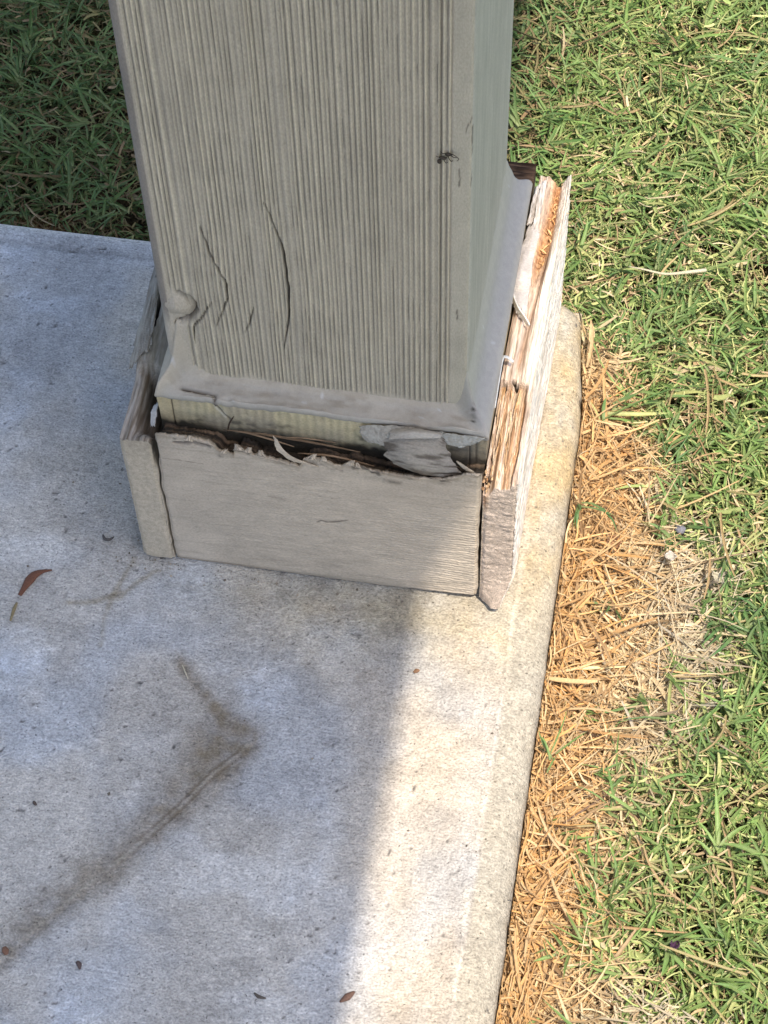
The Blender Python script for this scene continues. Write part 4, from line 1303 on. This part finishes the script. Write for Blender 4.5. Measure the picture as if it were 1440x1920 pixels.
# bent white strip hooked over the joint by the caulk
sheet("paint_flake", [
    [(0.1512, 0.0130, 0.1150), (0.1522, 0.0130, 0.1165)],
    [(0.1510, 0.0280, 0.1175), (0.1522, 0.0280, 0.1190)],
    [(0.1512, 0.0410, 0.1190), (0.1524, 0.0400, 0.1200)],
    [(0.1535, 0.0435, 0.1190), (0.1538, 0.0415, 0.1200)],
    [(0.1575, 0.0425, 0.1170), (0.1572, 0.0405, 0.1180)],
], 40, 8, 0.0006, pcol(np.array([0.56, 0.57, 0.58]), None, 36), M_BOARD, post, seed=36)
# torn wood fibres in the rotten stretches of the right board
for k in range(96):
    r_ = random.Random(900 + k)
    if k < 56:
        x0, y0 = r_.uniform(0.1535, 0.1655), r_.uniform(-0.024, 0.024)
        ln, zb = r_.uniform(0.006, 0.020), 0.1070
        cl = mixc(np.array([0.46, 0.27, 0.13]), np.array([0.66, 0.52, 0.37]), r_.random())
        da = r_.uniform(-0.10, 0.10)
    else:
        x0, y0 = r_.uniform(0.1590, 0.1675), r_.uniform(0.105, 0.165)
        ln, zb = r_.uniform(0.003, 0.009), 0.1060
        cl = mixc(np.array([0.58, 0.30, 0.11]), np.array([0.70, 0.48, 0.25]), r_.random())
        da = r_.uniform(-1.2, 1.2)
    w_ = r_.uniform(0.00025, 0.0006)
    x1, y1 = x0 + math.sin(da) * ln, min(y0 + math.cos(da) * ln, 0.171)
    p = [np.array((x0, y0, zb - .0006)), np.array(((x0 + x1) / 2, (y0 + y1) / 2, zb + r_.uniform(0.0006, 0.002))), np.array((x1, y1, zb + r_.uniform(-.0005, .0015)))]
    tube_obj("wood_fibre", p, [w_ * .5, w_, w_ * .3], cl, M_WOOD, post, ns=5, sub=3)
# crumbs of rotten wood at the open joint
for k in range(16):
    r_ = random.Random(1500 + k)
    lump("wood_crumb", (r_.uniform(0.1515, 0.1560), r_.uniform(-0.0280, -0.012), 0.1035 + r_.uniform(-.004, .003)), (r_.uniform(.0005, .0012), r_.uniform(.0006, .0016), r_.uniform(.0005, .0010)),
         mixc(np.array([0.30, 0.15, 0.07]), np.array([0.66, 0.48, 0.30]), r_.random()), M_WOOD, post, amp=.5, seed=k, n=7)
# knot cap on the left corner of the shaft
o = lump("knot", (0.0022, 0.0046, 0.1828), (0.0084, 0.0066, 0.0098), C_PAINT * 0.88, M_PAINT, post, amp=0.24, fr=1.6, seed=61, n=22)

# ------------------------------------------------------------------ patio cover over the slab (above the frame; casts the shade)
RZ = 2.00
XR = 0.1240 + KX * RZ
cover = thing("patio_cover", (-0.4, -0.6, RZ), "pale painted patio roof carried by the porch post above the concrete", "patio cover")


def solid(name, lo, hi, mat, parent, col):
    U, N, F = box_grid(1, 1, 1)
    P = np.array(lo) + (np.array(hi) - np.array(lo)) * U - np.array(parent.location)
    return mesh_np(name, P, F, mat, parent, col=np.tile(np.array(col, float), (len(P), 1)), smooth=False)


solid("roof_panel", (-1.3, -1.7, RZ + 0.10), (XR, 0.95, RZ + 0.14), M_ROOF, cover, (0.6, 0.58, 0.54))
solid("fascia_board", (XR - 0.030, -1.7, RZ), (XR - 0.001, 0.949, RZ + 0.0995), M_ROOF, cover, (0.6, 0.58, 0.52))
solid("beam", (-1.3, 0.01, RZ), (XR - 0.031, 0.13, RZ + 0.0995), M_ROOF, cover, (0.5, 0.47, 0.40))
for k in range(5):
    yb = -1.5 + k * 0.34
    solid("rafter", (-1.3, yb, RZ + 0.02), (XR - 0.031, yb + 0.04, RZ + 0.0995), M_ROOF, cover, (0.55, 0.53, 0.48))

# ------------------------------------------------------------------ small loose things
# insect on the front of the post
bug = thing("insect", (0.131, -0.0010, 0.3045), "small dark dead insect with bent legs stuck to the front of the post", "insect")
BC = np.array([0.045, 0.035, 0.025])


def rel_(pts_):
    return [np.array(p) - np.array(bug.location) for p in pts_]


o = lump("body", np.array((0.1300, -0.0016, 0.3060)) - np.array(bug.location), (0.0015, 0.0008, 0.0009), BC, M_DEBRIS, bug, seed=3, n=8)
lump("body", np.array((0.1276, -0.0014, 0.3035)) - np.array(bug.location), (0.0017, 0.0008, 0.0008), BC * 1.3, M_DEBRIS, bug, seed=5, n=8)
lump("body", np.array((0.1262, -0.0014, 0.3012)) - np.array(bug.location), (0.0009, 0.0006, 0.0013), BC, M_DEBRIS, bug, seed=6, n=8)
for pts_ in ([(0.1306, -.0016, .3065), (0.1325, -.0026, .3070), (0.1342, -.0016, .3042), (0.1335, -.0006, .3018)], [(0.1306, -.0016, .3058), (0.1322, -.0024, .3056), (0.1332, -.0010, .3040)],
             [(0.1296, -.0016, .3055), (0.1310, -.0022, .3030), (0.1318, -.0008, .3018)], [(0.1290, -.0016, .3066), (0.1278, -.0024, .3072), (0.1266, -.0008, .3064)],
             [(0.1270, -.0014, .3040), (0.1256, -.0022, .3046), (0.1248, -.0006, .3034)], [(0.1278, -.0014, .3028), (0.1290, -.0022, .3016), (0.1296, -.0006, .3004)]):
    tube_obj("leg", rel_(pts_), [.00022, .00018, .00015], BC, M_DEBRIS, bug, ns=5)


def bit(name, pts_, rads, col, label, cat, flat=0.35, ns=8):
    """slightly flattened tapered bit lying on a surface; pts in world space"""
    c0 = np.array(pts_[0], float)
    V, F, T = tube([np.array(p, float) - c0 for p in pts_], rads, ns, 4)
    zc = np.interp(V[:, 0] * 0, [0, 1], [0, 1])
    base_z = min(p[2] for p in pts_) - c0[2]
    V[:, 2] = base_z + (V[:, 2] - base_z) * flat + 0.0003
    o = mesh_np(name, V, [F, T], M_DEBRIS, None, col=np.tile(np.array(col, float), (len(V), 1)) * (1 + 0.3 * fbm(V * 900, 0, 0, seed=4)[:, :1] if False else 1))
    o.location = c0
    return tag(o, label, cat)


bit("dried_dropping", [(-0.0755, -0.0450, .0006), (-0.0800, -0.0465, .0007), (-0.0838, -0.0492, .0009), (-0.0858, -0.0530, .0008), (-0.0873, -0.0580, .0007), (-0.0886, -0.0630, .0006)],
    [.0004, .0012, .0024, .0027, .0017, .0011], (0.15, 0.065, 0.038), "curved dark brown dried smear on the concrete at the left edge of the picture", "dried smear", flat=.3)
bit("dried_dropping", [(-0.0889, -0.0675, .0005), (-0.0893, -0.0720, .0006), (-0.0893, -0.0790, .0005)], [.0006, .0010, .0005], (0.24, 0.19, 0.10),
    "small olive brown flecked smear just below the curved brown one", "dried smear", flat=.3)
bit("seed_husk", [(0.1250, -0.2495, .001), (0.1222, -0.2525, .0014), (0.1190, -0.2555, .0008)], [.0005, .0019, .0004], (0.15, 0.085, 0.06),
    "reddish brown pointed seed husk on the concrete at the edge of the sunlight", "seed husk", flat=.6)
bit("seed_husk", [(-0.0440, -0.2545, .001), (-0.0428, -0.2562, .0012), (-0.0418, -0.2580, .0008)], [.0010, .0018, .0008], (0.19, 0.10, 0.065),
    "round brown husk on the concrete beside the lower end of the dirty crease", "seed husk", flat=.5)
bit("dirt_speck", [(-0.0078, -0.2560, .001), (-0.0063, -0.2572, .0012), (-0.0055, -0.2595, .0008)], [.0008, .0013, .0004], (0.10, 0.07, 0.065),
    "small dark purplish speck on the concrete below the dirty crease", "speck", flat=.5)
bit("bark_chip", [(-0.0540, -0.0190, .0008), (-0.0525, -0.0215, .0012), (-0.0500, -0.0218, .0012), (-0.0478, -0.0195, .0008)], [.0004, .0009, .0010, .0004], (0.09, 0.08, 0.075),
    "tiny dark curved bark chip on the concrete just left of the post base", "bark chip", flat=.7)
bit("bark_chip", [(0.0785, -0.2575, .0008), (0.0810, -0.2590, .001), (0.0845, -0.2592, .0006)], [.0004, .0010, .0004], (0.10, 0.085, 0.07),
    "dark flat bark chip on the shaded concrete left of the pointed husk", "bark chip", flat=.6)
bit("soil_crumb", [(0.1252, -0.0765, .0008), (0.1266, -0.0752, .0010), (0.1280, -0.0748, .0006)], [.0006, .0013, .0005], (0.20, 0.11, 0.06),
    "small brown soil crumb on the sunlit concrete in front of the post base", "crumb", flat=.5)
bit("soil_crumb", [(-0.0500, -0.1780, .0008), (-0.0493, -0.1790, .0010), (-0.0480, -0.1800, .0006)], [.0004, .0010, .0004], (0.08, 0.06, 0.05),
    "tiny black crumb on the bare concrete left of the dirty crease", "crumb", flat=.6)
bit("dry_straw", [(0.0060, -0.0905, .0006), (0.0085, -0.0945, .0009), (0.0110, -0.0985, .0006)], [.0002, .0004, .0002], (0.55, 0.50, 0.38),
    "short pale straw lying in the brown mark below the post base", "straw", flat=.9)

# on the lawn
ZT = ZG + 0.022
leaf_c = (0.42, 0.22, 0.10)


def leaf(pts3, label, col, seed, name="dead_leaf", nu=14, nv=10):
    c0 = np.array(pts3[1][1])
    rows = [[np.array(p) - c0 for p in r] for r in pts3]
    o = sheet(name, rows, nu, nv, 0.0003, pcol(np.array(col), np.array(col) * 0.7, seed), M_DEBRIS, None, wr=0.0004, wrs=(3, 3), ragged=0.22, seed=seed)
    o.location = c0
    return tag(o, label, "leaf" if name == "dead_leaf" else "litter")


def leaf_at(x, y, z, L, w, ang, curl, label, col, seed, name="dead_leaf"):
    ca, sa = math.cos(ang), math.sin(ang)
    rows = []
    for i, (f, ww) in enumerate(((-.5, .15), (-.2, .9), (.15, 1.0), (.5, .12))):
        r = []
        for g in (-.5, 0, .5):
            lx_, ly__ = f * L, g * w * ww
            r.append((x + lx_ * ca - ly__ * sa, y + lx_ * sa + ly__ * ca, z + curl * (abs(g) * 2) ** 2 * w + 0.3 * curl * abs(f) * L))
        rows.append(r)
    return leaf(rows, label, col, seed, name)


leaf_at(0.2183, 0.0329, ZT + .004, 0.011, 0.0075, 1.9, .35, "brown curled dead leaf lying on the straw right of the post base", (0.36, 0.19, 0.10), 5)
leaf_at(0.1990, 0.0285, ZT + .003, 0.014, 0.0080, 0.5, .15, "orange brown leaf scrap in the dead grass tight against the concrete edge", (0.46, 0.22, 0.09), 6)
leaf_at(0.2069, 0.0834, ZT + .004, 0.011, 0.0050, 0.3, .3, "dull purplish brown leaf scrap on the straw beside the concrete", (0.20, 0.13, 0.11), 7)
leaf_at(0.2020, 0.1480, ZT + .004, 0.010, 0.0050, 1.1, .3, "dark orange leaf scrap at the upper end of the dead strip", (0.34, 0.15, 0.06), 8)
leaf_at(0.2500, 0.0274, ZT + .008, 0.0065, 0.0055, 0.2, .3, "small bright white chip lying where the straw meets the green grass", (0.46, 0.42, 0.36), 9, "white_chip")
leaf_at(0.2762, 0.0177, ZT + .008, 0.0080, 0.0040, 2.4, .4, "pale cream husk in the grass at the right end of the tan patch", (0.42, 0.38, 0.28), 10, "pale_husk")
leaf_at(0.2721, -0.1934, ZT + .006, 0.0055, 0.0040, 0.9, .4, "tiny dark purple petal scrap in the grass at the lower right", (0.05, 0.02, 0.05), 11, "petal_scrap")
o = lump("grey_pebble", (0, 0, 0), (0.0032, 0.0027, 0.0018), (0.16, 0.16, 0.19), M_DEBRIS, None, amp=.15, seed=8, n=12)
o.location = (0.2540, 0.0509, ZT + .001)
tag(o, "smooth dark grey pebble sitting in the green grass beyond the white chip", "pebble")
bit("dry_straw", [(0.2066, 0.2190, ZT + .020), (0.2160, 0.2165, ZT + .022), (0.2287, 0.2150, ZT + .022), (0.2420, 0.2170, ZT + .024), (0.2519, 0.2215, ZT + .022)], [.0003, .0006, .0008, .0011, .0012],
    (0.48, 0.43, 0.30), "long cream dry stem lying across the green grass right of the post", "straw", flat=.9)
bit("dry_straw", [(0.2010, -0.0500, ZT + .006), (0.2150, -0.0470, ZT + .007), (0.2330, -0.0430, ZT + .006)], [.0006, .0012, .0005],
    (0.72, 0.60, 0.30), "flat yellow dead blade lying across the dead strip below the post base", "straw", flat=.6)
bit("twig", [(0.2000, -0.1500, ZT + .005), (0.2150, -0.1350, ZT + .008), (0.2320, -0.1180, ZT + .006)], [.0003, .0005, .0003],
    (0.16, 0.10, 0.07), "thin dark twig slanting across the lower part of the dead grass", "twig", flat=.9)
